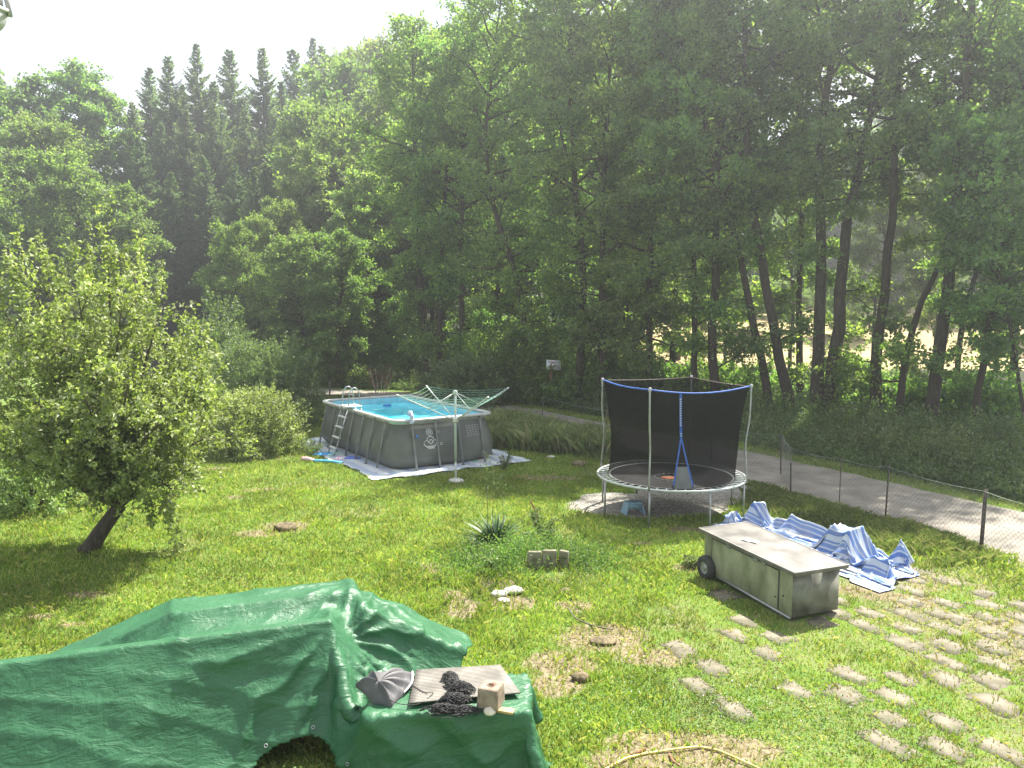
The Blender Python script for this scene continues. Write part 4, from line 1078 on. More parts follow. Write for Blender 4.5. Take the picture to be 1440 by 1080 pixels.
lt.build('white_lettering', M_print, tr)['kind'] = 'stuff'
# lighter panel between the two straps at the bottom
pan = []
for z in np.linspace(TZ - .0, TZ + .42, 6):
    f = (TZ + .98 - z) / .96
    pan.append([on_net(aD + s_ * .148 * f, z, .012) for s_ in np.linspace(-.95, .95, 6)])
MB().grid(np.array(pan)).build('entrance_panel', mat('grey_mesh_panel', (.13, .135, .14), (.18, .185, .19), rough=.7), tr)
# grey cable line across the net
# blue stool under it
stb = P(890, 722); stb.z = float(tz(stb.x, stb.y))
st = thing('step_stool', 'small faded blue plastic step stool under the edge of the trampoline', 'stool', stb, .25)
M_stool = mat('faded_blue_plastic', (.16, .30, .38), (.26, .42, .50), rough=.5, scale=9)
s4 = []
body = MB(); body.hexa([(-.17, -.12, .20), (.17, -.12, .20), (.17, .12, .20), (-.17, .12, .20)], [(-.155, -.11, .245), (.155, -.11, .245), (.155, .11, .245), (-.155, .11, .245)]); body.build('seat', M_stool, st, bevel=.01)
for sx in (-1, 1):
    m_ = MB(); m_.hexa([(sx * .20 - .015, -.15, 0), (sx * .20 + .015, -.15, 0), (sx * .20 + .015, .15, 0), (sx * .20 - .015, .15, 0)], [(sx * .15 - .015, -.11, .2), (sx * .15 + .015, -.11, .2), (sx * .15 + .015, .11, .2), (sx * .15 - .015, .11, .2)]); m_.build('side_leg', M_stool, st, bevel=.005)
m_ = MB(); m_.box((0, -.118, .16), (.30, .012, .08)); m_.build('front_apron', M_stool, st)

# ---- cart
A_, D_ = P(983, 744, .74), P(1118, 808, .70)
cu = Vector((D_.x - A_.x, D_.y - A_.y, 0)); CL = cu.length; cu.normalize(); cang = math.atan2(cu.y, cu.x)
cv = Vector((-cu.y, cu.x, 0))                                # towards the far side
if cv.x < 0: cv = -cv
CWD = .92
tilt = math.atan2(-.05, CL)
ct = thing('tool_cart', 'weathered grey box cart with an overhanging flat lid and two rubber wheels, on the slabs', 'cart', (A_.x, A_.y, 0.0), cang)
# local: x along AD, y: far side = + if cv is left of cu
ys = 1.0 if cu.cross(cv).z > 0 else -1.0
M_cbody = mat('painted_sheet_metal', (.17, .185, .105), (.40, .41, .28), rough=.55, rough2=.7, scale=3.4, detail=12, bump=.25, bscale=7, bdist=.02, stretch=(1.6, 1.6, .7), metal=.15, lo=.3, hi=.72)
M_cbody2 = mat('dull_sheet_metal', (.13, .13, .105), (.30, .30, .26), rough=.65, scale=4, detail=10, bump=.15, bscale=9, metal=.1)
M_lid = mat('weathered_lid', (.085, .08, .07), (.20, .19, .17), rough=.6, rough2=.7, scale=3, detail=12, bump=.12, bscale=12)
ox, oy = .07, .06
zt0, zt1 = .70, .66     # top of body: left, right
zb0, zb1 = .13, .06
def cy_(v): return ys * v
bx0, bx1, by0, by1 = ox, CL - .11, oy, CWD - .05
def bz(x, f): 
    t = (x - bx0) / (bx1 - bx0); return (zb0 + (zb1 - zb0) * t) * (1 - f) + (zt0 + (zt1 - zt0) * t) * f
def quadbox(x0, x1, y0, y1, f0, f1): 
    b = [(x0, cy_(y0), bz(x0, f0)), (x1, cy_(y0), bz(x1, f0)), (x1, cy_(y1), bz(x1, f0)), (x0, cy_(y1), bz(x0, f0))]
    t = [(x0, cy_(y0), bz(x0, f1)), (x1, cy_(y0), bz(x1, f1)), (x1, cy_(y1), bz(x1, f1)), (x0, cy_(y1), bz(x0, f1))]
    return b, t
cbm = MB(); cbm.hexa(*quadbox(bx0, bx1, by0, by1, 0, 1)); cbm.build('body', M_cbody, ct, bevel=.008)
ep = MB(); ep.hexa(*quadbox(bx1 + .001, bx1 + .006, by0 + .01, by1 - .01, .01, .99)); ep.build('end_panel', M_cbody2, ct)
# front door panel with seams and hinges
dpn = MB(); dpn.hexa(*quadbox(bx0 + .20, bx1 - .26, by0 - .008, by0 + .002, .04, .93)); dpn.build('side_door', M_cbody, ct, bevel=.003)
dk = mat('dark_seam', (.05, .05, .04), (.09, .085, .07), rough=.8)
for x in (bx0 + .19, bx1 - .25): m_ = MB(); m_.hexa(*quadbox(x, x + .012, by0 - .010, by0 + .002, .03, .95)); m_.build('seam', dk, ct)
m_ = MB(); m_.hexa(*quadbox(bx0 + .2, bx1 - .26, by0 - .010, by0 + .002, .935, .955)); m_.build('seam', dk, ct)
for x in (bx0 + .55, bx0 + 1.15, bx1 - .6):
    m_ = MB(); m_.hexa(*quadbox(x, x + .09, by0 - .022, by0 - .004, .90, .97)); m_.build('hinge', M_steel, ct)
for x, f in ((bx0 + .13, .40), (bx1 - .15, .42), (bx1 - .30, .30)):
    m_ = MB(); m_.tube([(x, cy_(by0 - .003), bz(x, f)), (x, cy_(by0 - .018), bz(x, f))], .012, 8); m_.build('bolt', dk, ct)
# bottom lip and support legs
m_ = MB(); m_.hexa(*quadbox(bx0 + .12, bx1 - .02, by0 - .012, by0 + .03, -.045, .005)); m_.build('bottom_rail', M_steel, ct)
m_ = MB(); m_.tube([(bx1 - .22, cy_(by0 + .02), bz(bx1, -.02)), (bx1 - .22, cy_(by0 + .02), .0)], .016, 8); m_.build('support_leg', M_steel, ct)
m_ = MB(); m_.tube([(bx1 - .12, cy_(by1 - .08), bz(bx1, .02)), (bx1 - .12, cy_(by1 - .08), .0)], .016, 8); m_.build('support_leg', M_steel, ct)
# lid
b = [(0, cy_(0), .705), (CL, cy_(0), .665), (CL, cy_(CWD), .665), (0, cy_(CWD), .705)]
t = [(x, y, z + .05) for x, y, z in b]
ld = MB(); ld.hexa(b, t); lid = ld.build('lid', M_lid, ct, bevel=.006)
tr_ = MB()
for (p_, q_) in ((0, 1), (1, 2), (2, 3), (3, 0)):
    tr_.tube([V3(*t[p_]) + V3(0, 0, .003), V3(*t[q_]) + V3(0, 0, .003)], .008, 6)
tr_.build('lid_edge', mat('pale_edge', (.33, .31, .28), (.42, .4, .37), rough=.5), ct)
# wheels
for y in (by0 - .06, by1 + .06):
    wm = MB(); Mx = np.array([[1, 0, 0], [0, 0, 1.0], [0, -1.0, 0]])
    wm.lathe([(.095, -.045), (.15, -.055), (.18, -.04), (.19, 0), (.18, .04), (.15, .055), (.095, .045)], (bx0 + .13, cy_(y), .19), 28, M=Mx)
    wo = wm.build('wheel', mat('rubber', (.03, .032, .03), (.06, .06, .055), rough=.8, scale=12), ct, smooth=True)
    rm = MB(); rm.lathe([(.0, -.03), (.03, -.045), (.035, -.02), (.08, -.012), (.097, -.04), (.10, 0), (.097, .04), (.08, .012), (.035, .02), (.03, .045), (.0, .03)], (bx0 + .13, cy_(y), .19), 24, M=Mx)
    ro = rm.build('rim', mat('dusty_rim', (.30, .31, .28), (.45, .45, .42), rough=.5, metal=.3), wo, smooth=True)
# folded paper on the lid
pp = P(1055, 760.5, .75)
pm = MB(); g_ = []
for a in np.linspace(-.13, .13, 9):
    g_.append([(a, b_, .008 + .012 * abs(math.sin(a * 24)) + .004 * math.sin(b_ * 30)) for b_ in np.linspace(-.05, .05, 5)])
pm.grid(np.array(g_)); o = pm.build('paper_sheet', mat('grey_paper', (.52, .49, .44), (.62, .59, .54), rough=.8), None, smooth=True)
lx = (Vector((pp.x - A_.x, pp.y - A_.y, 0))).dot(cu)
o.location = (pp.x, pp.y, .705 - .04 * lx / CL + .052); o.rotation_euler = (0, 0.02, cang + .5); tag(o, 'small creased grey paper lying on the cart lid', 'paper')
CART_POLY = [tuple(Vector((A_.x, A_.y, 0)) + cu * a + cv * b)[:2] for a, b in ((.05, .0), (CL, 0), (CL, CWD), (.05, CWD))]

# ---- sign on a post
sb = P(770, 572); sg = thing('warning_sign', 'white notice board with red and dark print on a rusty leaning post', 'sign', sb, .0)
ty = sb.y
def S(px, py): return np.array(tuple(PD(px, py, ty) - sb))
M_rust = mat('rusty_post', (.16, .07, .035), (.30, .15, .09), rough=.9, scale=14)
MB().tube([V3(0, 0, 0), S(773, 546), S(775.5, 510)], .035, 7).build('post', M_rust, sg, smooth=True)
MB().tube([S(776.5, 548), S(775.5, 525)], .03, 6).build('brace', M_rust, sg, smooth=True)
c4 = [S(768, 520), S(788.3, 520.8), S(788.6, 507), S(768.6, 506)]
off = V3(0, .025, 0)
bd = MB(); bd.hexa([p + off for p in c4], [p - V3(0, .03, 0) for p in c4]); bd.build('board', mat('white_board', (.68, .70, .74), (.78, .79, .82), rough=.5), sg)
def SB(u, v): return (c4[0] * (1 - u) + c4[1] * u) * (1 - v) + (c4[3] * (1 - u) + c4[2] * u) * v - V3(0, .04, 0)
def sprint(name, m, segs, r):
    q = MB()
    for a, b_ in segs: q.tube([SB(*a), SB(*b_)], r, 4)
    q.build(name, m, sg)
Rs = np.random.default_rng(4)
sprint('red_print', mat('red_print', (.55, .10, .05), (.65, .2, .1), rough=.6), [((.30, .78), (.34, .86)), ((.36, .86), (.46, .80)), ((.34, .72), (.46, .70)), ((.48, .76), (.54, .84))], .016)
segs = [((.08 + .055 * q, .86), (.08 + .055 * q + .03, .90)) for q in range(4)] + [((.56 + .05 * q, .84), (.56 + .05 * q + .03, .84)) for q in range(8)]
for v in (.74, .42, .30): segs += [((.10 + .07 * q, v), (.10 + .07 * q + Rs.uniform(.025, .05), v)) for q in range(12)]
sprint('dark_print', mat('dark_print', (.10, .10, .14), rough=.6), segs, .010)

# ---- garden fence along the lane
fence_px = [(1500, 812), (1378, 772), (1245, 727), (1180, 712), (1112, 694), (1098, 668), (1000, 650), (852, 622), (762, 597)]
FD = [Vector((P(x, y).x, P(x, y).y, 0)) for x, y in fence_px]
fn = thing('wire_fence', 'low chain-link garden fence on thin rusty posts along the lane', 'fence', (FD[1].x, FD[1].y, 0))
FB = np.array(tuple(FD[1]))
fp = [np.array(tuple(p)) - FB for p in FD]
FHT = 1.02
M_wire = mat('fence_wire', (.20, .21, .19), (.30, .31, .28), rough=.6, metal=.3)
M_fpost = mat('dark_fence_post', (.06, .05, .04), (.12, .09, .07), rough=.9)
for i, p in enumerate(fp):
    z = float(tz(p[0] + FB[0], p[1] + FB[1]))
    for dx in ((0,) if i not in (1,) else (0, .035)):
        MB().tube([(p[0] + dx, p[1], z - .1), (p[0] + dx + .03 * math.sin(i), p[1], z + FHT + .03 - (.35 if i in (4,) else 0))], .017 if i != 3 else .01, 6).build('post', M_fpost, fn)
for zz, r_w in ((FHT, .0045), (FHT * .5, .003), (.05, .003)):
    w_ = MB()
    for a, b_ in zip(fp[:-1], fp[1:]):
        t_ = np.linspace(0, 1, 8)[:, None]; q_ = a + (b_ - a) * t_; q_[:, 2] += zz - .05 * np.sin(t_[:, 0] * PI) * zz + np.array([float(tz(x + FB[0], y + FB[1])) for x, y in q_[:, :2]]); w_.tube(q_, r_w, 4, cap=False)
    w_.build('tension_wire', M_wire if zz < 1 else mat('green_wire', (.16, .24, .18), (.3, .36, .3), rough=.5), fn)
ms = MB(); cell = .075
segV = []
for si, (a, b_) in enumerate(zip(fp[:-1], fp[1:])):
    L = np.linalg.norm(b_ - a)
    if si > 5: break
    d = (b_ - a) / L; zg = float(tz(a[0] + FB[0], a[1] + FB[1])); cc_ = cell * (1.0 if si < 4 else 1.5)
    H_ = FHT - .03
    for sgn in (1, -1):
        for s0 in np.arange(-H_, L + H_, cc_ * 1.15):
            # wire climbs H_ while moving H_*0.85 sideways
            x0, x1 = s0, s0 + sgn * H_ * .85; z0_, z1_ = 0.02, H_
            if sgn > 0:
                lo_, hi_ = max(x0, 0), min(x1, L)
                if hi_ <= lo_: continue
                za = z0_ + (lo_ - x0) / (x1 - x0) * (z1_ - z0_); zb = z0_ + (hi_ - x0) / (x1 - x0) * (z1_ - z0_)
                p0, p1 = a + d * lo_, a + d * hi_
            else:
                lo_, hi_ = max(x1, 0), min(x0, L)
                if hi_ <= lo_: continue
                za = z0_ + (lo_ - x0) / (x1 - x0) * (z1_ - z0_); zb = z0_ + (hi_ - x0) / (x1 - x0) * (z1_ - z0_)
                p0, p1 = a + d * lo_, a + d * hi_
            p0 = p0 + V3(0, 0, zg + za); p1 = p1 + V3(0, 0, zg + zb)
            md = (p0 + p1) / 2 - V3(0, 0, .03 * math.sin(lo_ / L * PI)); segV.append((p0, md, p1))
for s_ in segV: ms.tube(s_, .0022, 3, cap=False)
mesh_o = ms.build('wire_mesh', M_wire, fn)
# wooden stakes near the far bend
for (px, py0, py1, r, lab) in ((463.5, 561, 536, .045, 'thin wooden stake at the lane behind the pool left end'), (611, 556, 521, .11, 'short dark wooden post behind the washing line')):
    Y_ = P(px, py0).y; b_ = P(px, py0); tp = PD(px - 2 * (r > .1), py1, Y_)
    o = MB().tube([Vector((0, 0, -.05)), (tp - b_) * .5 + Vector((.01, 0, 0)), tp - b_], [r, r * .9, r * .8], 8).build('wooden_post', M_bark if r > .1 else M_bark_pale, None, smooth=True); o.location = b_; tag(o, lab, 'post')
# ------------------------------------------------------------------ cloth: sheets relaxed over what lies under them
def drape(X, rest, collide, steps=160, iters=10, dt=.02, grav=9.8, damp=.985, fric=.6, bend=.25, pins=None):
    """X (a,b,3) start; rest = (du,dv)"""
    du, dv = rest; dd = math.hypot(du, dv); Xp = X.copy(); a, b = X.shape[:2]
    def con(A, B, L, k=1.0, comp=True):
        d = B - A; l = np.linalg.norm(d, axis=-1, keepdims=True) + 1e-9
        c = (l - L) / l * .5 * k
        if not comp: c = np.maximum(c, c * .15)
        A += d * c; B -= d * c
    for s in range(steps):
        V = (X - Xp) * damp; V = np.clip(V, -.05, .05); Xp = X.copy(); X = X + V; X[..., 2] -= grav * dt * dt
        for it in range(iters):
            for p in (0, 1):
                A = X[:, p:b - 1:2]; B = X[:, p + 1:b:2]; m = min(A.shape[1], B.shape[1]); con(A[:, :m], B[:, :m], du)
                A = X[p:a - 1:2]; B = X[p + 1:a:2]; m = min(A.shape[0], B.shape[0]); con(A[:m], B[:m], dv)
                A = X[p:a - 1:2, :-1]; B = X[p + 1:a:2, 1:]; m = min(A.shape[0], B.shape[0]); con(A[:m], B[:m], dd, .5, False)
                A = X[p:a - 1:2, 1:]; B = X[p + 1:a:2, :-1]; m = min(A.shape[0], B.shape[0]); con(A[:m], B[:m], dd, .5, False)
            if bend and it % 3 == 0:
                for p in range(4):
                    if p % 4 < 2:
                        pass
                for p in (0, 1, 2, 3):
                    A = X[:, p:b - 2:4]; B = X[:, p + 2:b:4]; m = min(A.shape[1], B.shape[1]); con(A[:, :m], B[:, :m], 2 * du, bend)
                    A = X[p:a - 2:4]; B = X[p + 2:a:4]; m = min(A.shape[0], B.shape[0]); con(A[:m], B[:m], 2 * dv, bend)
            Y = X.reshape(-1, 3); hit = collide(Y)
            if hit.any():
                Pp = Xp.reshape(-1, 3); Pp[hit] += (Y[hit] - Pp[hit]) * fric
            if pins is not None:
                for (i, j), t in pins: X[i, j] = t; Xp[i, j] = t
    return X
def box_collider(c, ang, hx, hy, z0, z1, marg=.012, slope=0.0):
    """upright box; slope: the top drops by slope per metre towards -local x"""
    ca, sa = math.cos(ang), math.sin(ang)
    def f(Y):
        dx, dy = Y[:, 0] - c[0], Y[:, 1] - c[1]; u = dx * ca + dy * sa; v = -dx * sa + dy * ca
        zt = z1 + np.where(slope != 0, np.minimum(0, u + hx) * 0 + (u - hx) * slope, 0) + marg
        ins = (np.abs(u) < hx + marg) & (np.abs(v) < hy + marg) & (Y[:, 2] < zt) & (Y[:, 2] > z0 - .2)
        if not ins.any(): return ins
        i = np.where(ins)[0]
        pu_, pv_ = hx + marg - np.abs(u[i]), hy + marg - np.abs(v[i]); pz = zt[i] - Y[i, 2] if np.ndim(zt) else zt - Y[i, 2]
        k = np.argmin(np.stack([pu_, pv_, pz * .16]), 0)
        su, sv = np.sign(u[i]), np.sign(v[i])
        nu, nv = u[i].copy(), v[i].copy()
        nu[k == 0] = (su * (hx + marg))[k == 0]; nv[k == 1] = (sv * (hy + marg))[k == 1]
        Y[i, 0] = c[0] + nu * ca - nv * sa; Y[i, 1] = c[1] + nu * sa + nv * ca
        q = i[k == 2]; Y[q, 2] = (zt[q] if np.ndim(zt) else zt)
        return ins
    return f
def ell_collider(c, r, marg=.01):
    c = np.array(c, float); r = np.array(r, float)
    def f(Y):
        d = (Y - c) / (r + marg); l = np.linalg.norm(d, axis=1); ins = l < 1
        if ins.any(): Y[ins] = c + (Y[ins] - c) / np.maximum(l[ins, None], 1e-3)
        return ins
    return f
def floor_collider(z=0.015):
    def f(Y):
        i = Y[:, 2] < z; Y[i, 2] = z; return i
    return f
def multi(*fs):
    def g(Y):
        h = np.zeros(len(Y), bool)
        for f in fs: h |= f(Y)
        return h
    return g
def upsample(G):
    a, b = G.shape[:2]; H = np.zeros((2 * a - 1, 2 * b - 1, G.shape[2])); H[::2, ::2] = G
    H[1::2, ::2] = (G[:-1] + G[1:]) / 2; H[:, 1::2] = (H[:, :-2:2] + H[:, 2::2]) / 2
    return H
def uvgrid(a, b, w, h): 
    V, U = np.meshgrid(np.linspace(0, h, a), np.linspace(0, w, b), indexing='ij'); return np.stack([U.ravel(), V.ravel()], 1)

# ---- green tarp over furniture
def tarp_mat(name, c1, c2, rough=.33, trans=.12):
    m = bpy.data.materials.new(name); m.use_nodes = True
    n, l = m.node_tree.nodes, m.node_tree.links; p = n['Principled BSDF']; out = n['Material Output']
    uv = n.new('ShaderNodeUVMap'); uv.uv_map = 'UVMap'
    def noise(sc, d=6, st=(1, 1, 1), r=.6, dist=0.0):
        mp_ = n.new('ShaderNodeMapping'); mp_.inputs['Scale'].default_value = st; l.new(uv.outputs[0], mp_.inputs[0])
        z = n.new('ShaderNodeTexNoise'); z.inputs['Scale'].default_value = sc; z.inputs['Detail'].default_value = d; z.inputs['Roughness'].default_value = r; z.inputs['Distortion'].default_value = dist; l.new(mp_.outputs[0], z.inputs['Vector']); return z.outputs[0]
    r = n.new('ShaderNodeValToRGB'); r.color_ramp.elements[0].position = .35; r.color_ramp.elements[1].position = .7; r.color_ramp.elements[0].color = ncol(c1); r.color_ramp.elements[1].color = ncol(c2)
    l.new(noise(2.2, 8), r.inputs[0]); l.new(r.outputs[0], p.inputs['Base Color'])
    mr = n.new('ShaderNodeMapRange'); mr.inputs[3].default_value = rough - .06; mr.inputs[4].default_value = rough + .16; l.new(noise(3.5, 6), mr.inputs[0]); l.new(mr.outputs[0], p.inputs['Roughness'])
    ad = n.new('ShaderNodeMath'); ad.operation = 'MULTIPLY_ADD'; l.new(noise(4, 5, (1, 2.4, 1), .6, 1.2), ad.inputs[0]); ad.inputs[1].default_value = 3.0; l.new(noise(13, 3, (1.4, 1, 1), .5, .6), ad.inputs[2])
    b1 = n.new('ShaderNodeBump'); b1.inputs['Strength'].default_value = .38; b1.inputs['Distance'].default_value = .02; l.new(ad.outputs[0], b1.inputs['Height']); l.new(b1.outputs[0], p.inputs['Normal'])
    t = n.new('ShaderNodeBsdfTranslucent'); t.inputs[0].default_value = (c2[0] * 1.3, c2[1] * 1.5, c2[2] * 1.2, 1)
    mx = n.new('ShaderNodeMixShader'); mx.inputs[0].default_value = trans; l.new(p.outputs[0], mx.inputs[1]); l.new(t.outputs[0], mx.inputs[2]); l.new(mx.outputs[0], out.inputs[0])
    return m
M_tarp = tarp_mat('green_tarp', (.026, .115, .048), (.045, .165, .075), rough=.4)
n1 = P(465, 873, 1.15); n0 = P(-130, 952, 1.15)                # near crest, right end and a point off the left edge
f1 = P(505, 832, 1.15); f0 = P(238, 862, 1.15); fb = P(490, 816, 1.15)
ta = math.atan2(n1.y - n0.y, n1.x - n0.x)
tu = Vector((math.cos(ta), math.sin(ta), 0)); tv = Vector((-tu.y, tu.x, 0))
tdep = (fb - f1).dot(tv)
f_len = (f1 - f0).length
mid_n = n1 - tu * 2.2
wall_near = box_collider((mid_n.x + tv.x * .03, mid_n.y + tv.y * .03), ta, 2.2, .06, 0, 1.15)
mf = f1 - tu * (f_len / 2) + tv * (tdep / 2)
wall_far = box_collider((mf.x, mf.y), ta, f_len / 2, tdep / 2, 0, 1.15)
ml = f0 - tu * 1.3 + tv * (tdep / 2)
wall_low = box_collider((ml.x, ml.y), ta, 1.3, tdep / 2, 0, 1.13, slope=.36)
DK = [P(520, 1004, .66), P(742, 1004, .66), P(705, 950, .66), P(560, 950, .66)]
dcx = (DK[0].x + DK[1].x) / 2; dcy = (DK[0].y + DK[2].y) / 2
deck = box_collider((dcx, dcy), math.radians(1.5), (DK[1].x - DK[0].x) / 2, (DK[2].y - DK[0].y) / 2, 0, .66)
# sheet in local coordinates, from the near hem to the far hem
na, nb = 104, 128
us = np.linspace(-4.3, 2.25, nb); vs = np.linspace(-2.25, 2.0, na)
UU, VV = np.meshgrid(us, vs)
X0 = np.stack([n1.x + tu.x * UU + tv.x * VV, n1.y + tu.y * UU + tv.y * VV, np.full_like(UU, 1.19)], -1)
X0[..., 2] += .02 * np.random.default_rng(2).normal(size=UU.shape) * .3
du_, dv_ = (us[1] - us[0]), (vs[1] - vs[0])
pinl = []
ms_ = n1 + tu * .98 + tv * .62
slope_r = box_collider((ms_.x, ms_.y), ta, .62, .30, 0, .38, slope=-.58)
def flare(Y):
    dx, dy = Y[:, 0] - n1.x, Y[:, 1] - n1.y; u = dx * tu.x + dy * tu.y; v = dx * tv.x + dy * tv.y
    H = 1.14 + (v + .03) * 1.14 / (.60 + .10 * np.sin(u * 2.2)); H = np.where((v < 0) & (u < .02) & (u > -4.5), H, -1) * 1.0
    H = np.where((u >= .02) & (u < .5) & (v < .45) & (v > -.7), 1.14 - (u - .02) * 1.5 - np.maximum(0, -v) * 1.2 , H)
    k = Y[:, 2] < H; Y[k, 2] = H[k]; return k
TX = drape(X0, (du_, dv_), multi(wall_near, flare, wall_far, wall_low, deck, slope_r, floor_collider(.03)), steps=230, iters=9, dt=.02, damp=.97, fric=.55, bend=.12)
TG = upsample(TX)
a2, b2 = TG.shape[:2]
Uf, Vf = np.meshgrid(np.linspace(us[0], us[-1], b2), np.linspace(vs[0], vs[-1], a2))
# hem trimmed: the strip above the metal legs is pulled up near the near crest's end
Uf, Vf = np.meshgrid(np.linspace(us[0], us[-1], b2), np.linspace(vs[0], vs[-1], a2))
tarp_uv = np.stack([Uf.ravel(), Vf.ravel()], 1)
def normals(G):
    du = np.gradient(G, axis=1); dv = np.gradient(G, axis=0); n = np.cross(du, dv); return n / (np.linalg.norm(n, axis=-1, keepdims=True) + 1e-9)
def fan(u, v, u0, v0, k, amp, r0, seed, pw_=1.0):
    r = np.hypot(u - u0, v - v0); ph = np.arctan2(v - v0, u - u0)
    w = np.abs(np.sin(ph * k + 2.2 * fbm(u, v, .9, seed) * 3)) ; return amp * (1 - w ** .7) * sstep(.03, r0, r) * np.exp(-(r / 3.2) ** 2) ** pw_
Nn_ = normals(TG)
air = sstep(.05, .16, np.abs(Vf)) 
dsp = fan(Uf, Vf, 0, 0, 7.0, .055, .5, 1.0) * (Vf < .1) * sstep(-.02, -.25, Vf) * (1 - .5 * sstep(-.8, -2.5, Uf))
dsp = dsp + fan(Uf, Vf, .1, .05, 9.0, .045, .35, 3.0) * sstep(.0, .3, Uf) * (TG[..., 2] > .05)
dsp = dsp + .016 * (1 - np.abs(np.sin((Vf * 1.0 + Uf * .22) * 9 + 5 * fbm(Uf * .5, Vf, .8, 6.0))) ** .6) * sstep(-.1, -.4, Vf)
dsp = dsp + fan(Uf, Vf, .25, 1.0, 7.0, .028, .35, 8.0) * (Vf > .2) * sstep(.1, .4, np.hypot(Uf - .25, Vf - 1.0)) * (TG[..., 2] > .1)
dsp = dsp + (fbm(Uf, Vf, .16, 12.0) - .5) * .014 * air
onp = (TG[..., 2] < .74) & (TG[..., 2] > .55) & (Nn_[..., 2] > .7) & (Uf > .1)
dsp = np.where(onp, np.minimum(dsp, .004), dsp)
TG = TG + Nn_ * dsp[..., None] 
mbt = MB().grid(TG)
q_ = np.vstack(mbt.q); uc = Uf.ravel()[q_].mean(1); vc = Vf.ravel()[q_].mean(1)
zc = TG.reshape(-1, 3)[q_][:, :, 2].mean(1)
gap = (np.abs(uc + .40) < .5) & (vc < -.2) & (zc < .30 - 1.0 * (uc + .40) ** 2)
gap |= (uc > 1.62 - .12 * np.sin(vc * 5)) & (vc > .15) | (vc > 1.45) & (uc > -1.2) | (zc < .05) & (uc > .3)
keep = ~gap
mbt.q = [q_[keep]]
tarp = mbt.build('green_tarp', M_tarp, None, smooth=True, uv=tarp_uv)
so_ = tarp.modifiers.new('thickness', 'SOLIDIFY'); so_.thickness = .004
eg = []
for uu_, dz_ in ((-.72, .07), (-.30, .07), (.02, .10)):
    j_e = int(np.argmin(np.abs(Uf[0] - uu_))); col = TG[:, j_e]; zt_e = max(.30 - (uu_ + .40) ** 2, .04) + dz_
    i_e = int(np.argmin(np.abs(col[:, 2] - zt_e) + (Vf[:, j_e] > -.1) * 9)); n_e = Nn_[i_e, j_e]; a_e = np.cross(n_e, [0, 0, 1.0]); a_e /= np.linalg.norm(a_e) + 1e-9; b_e = np.cross(n_e, a_e)
    t_e = np.linspace(0, 2 * PI, 15); mbe = MB(); mbe.tube(col[i_e] + n_e * .008 + .014 * (np.cos(t_e)[:, None] * a_e + np.sin(t_e)[:, None] * b_e), .004, 6, cap=False); mbe.build('eyelet', M_steel, tarp, smooth=True)
tag(tarp, 'big green tarpaulin draped over garden furniture in the lower left corner', 'tarpaulin')
TARP_BOX = (n1, tu, tv)
# furniture frame under the tarp
M_alu = mat('pale_frame', (.45, .44, .40), (.58, .57, .52), rough=.5)
fr = thing('metal_rack', 'pale metal rack frame showing under the lifted edge of the green tarpaulin', 'rack', (n1.x, n1.y, 0), ta)
for x in (-.12, -2.2, -4.0): MB().box((x, .02, .55), (.05, .05, 1.1)).build('leg', M_alu, fr, bevel=.004)
MB().box((-2.2, .02, 1.12), (4.3, .045, .045)).build('top_rail', M_alu, fr, bevel=.004)
MB().box((-2.2, .02, .22), (4.1, .045, .05)).build('lower_rail', M_alu, fr, bevel=.004)
MB().box((-2.2, .10, .55), (4.2, .02, 1.0)).build('back_shade_panel', mat('shade_black', (.012, .012, .013), (.03, .03, .03), rough=.5), fr)  # black panel added behind the lifted hem to make the opening dark
# things lying on the low table
zt_ = .685
# ribbed pale panel
q4 = [P(575, 992, zt_ + .02), P(732, 977, zt_ + .02), P(704, 938, zt_ + .02), P(585, 945, zt_ + .02)]
nr_, ncx = 44, 14
Gp = []
for i in range(ncx + 1):
    row = []
    for j in range(nr_ * 4 + 1):
        u_, v_ = i / ncx, j / (nr_ * 4)
        p = (np.array(tuple(q4[0])) * (1 - u_) + np.array(tuple(q4[1])) * u_) * (1 - v_) + (np.array(tuple(q4[3])) * (1 - u_) + np.array(tuple(q4[2])) * u_) * v_
        p[2] += .016 * (0.5 + .5 * math.cos(2 * PI * v_ * nr_ / 2)) + .004
        row.append(p)
    Gp.append(row)
o = MB().grid(np.array(Gp)).build('ribbed_panel', mat('pale_ribbed', (.17, .155, .13), (.28, .26, .225), rough=.6, scale=5, detail=9), None, smooth=True)
sm_ = o.modifiers.new('thickness', 'SOLIDIFY'); sm_.thickness = .006
tag(o, 'pale ribbed panel lying on the tarpaulin under the black net and the concrete block', 'panel')
# concrete block
bk = P(690, 996, zt_ + .03); cbk = MB()
blk = thing('concrete_block', 'square concrete block with a round rusty hole in its top, on the ribbed panel', 'concrete block', (bk.x, bk.y + .07, zt_ + .035), -.35)
def block_mesh():
    m = MB(); s_ = .088; n_ = 24; h_ = .165
    th_ = np.linspace(0, 2 * PI, n_, endpoint=False) + PI / 4
    sq = []
    for t_ in th_:
        c, s = math.cos(t_), math.sin(t_); k_ = s_ / max(abs(c), abs(s)); sq.append((c * k_, s * k_))
    sq = np.array(sq); cir = np.stack([np.cos(th_) * .028, np.sin(th_) * .028], 1)
    R_ = np.random.default_rng(3)
    rings = [np.column_stack([sq * 1.06, np.zeros(n_)]), np.column_stack([sq * 1.03, np.full(n_, h_ * .5)]), np.column_stack([sq * .985, np.full(n_, h_ - .008)]), np.column_stack([sq * .95, np.full(n_, h_)]), np.column_stack([cir, np.full(n_, h_)]), np.column_stack([cir, np.full(n_, h_ - .06)]), np.column_stack([cir * .02, np.full(n_, h_ - .06)])]
    G_ = np.stack(rings); G_ += R_.normal(size=G_.shape) * .0012; G_ = np.concatenate([G_, G_[:, :1]], 1); return m.grid(G_)
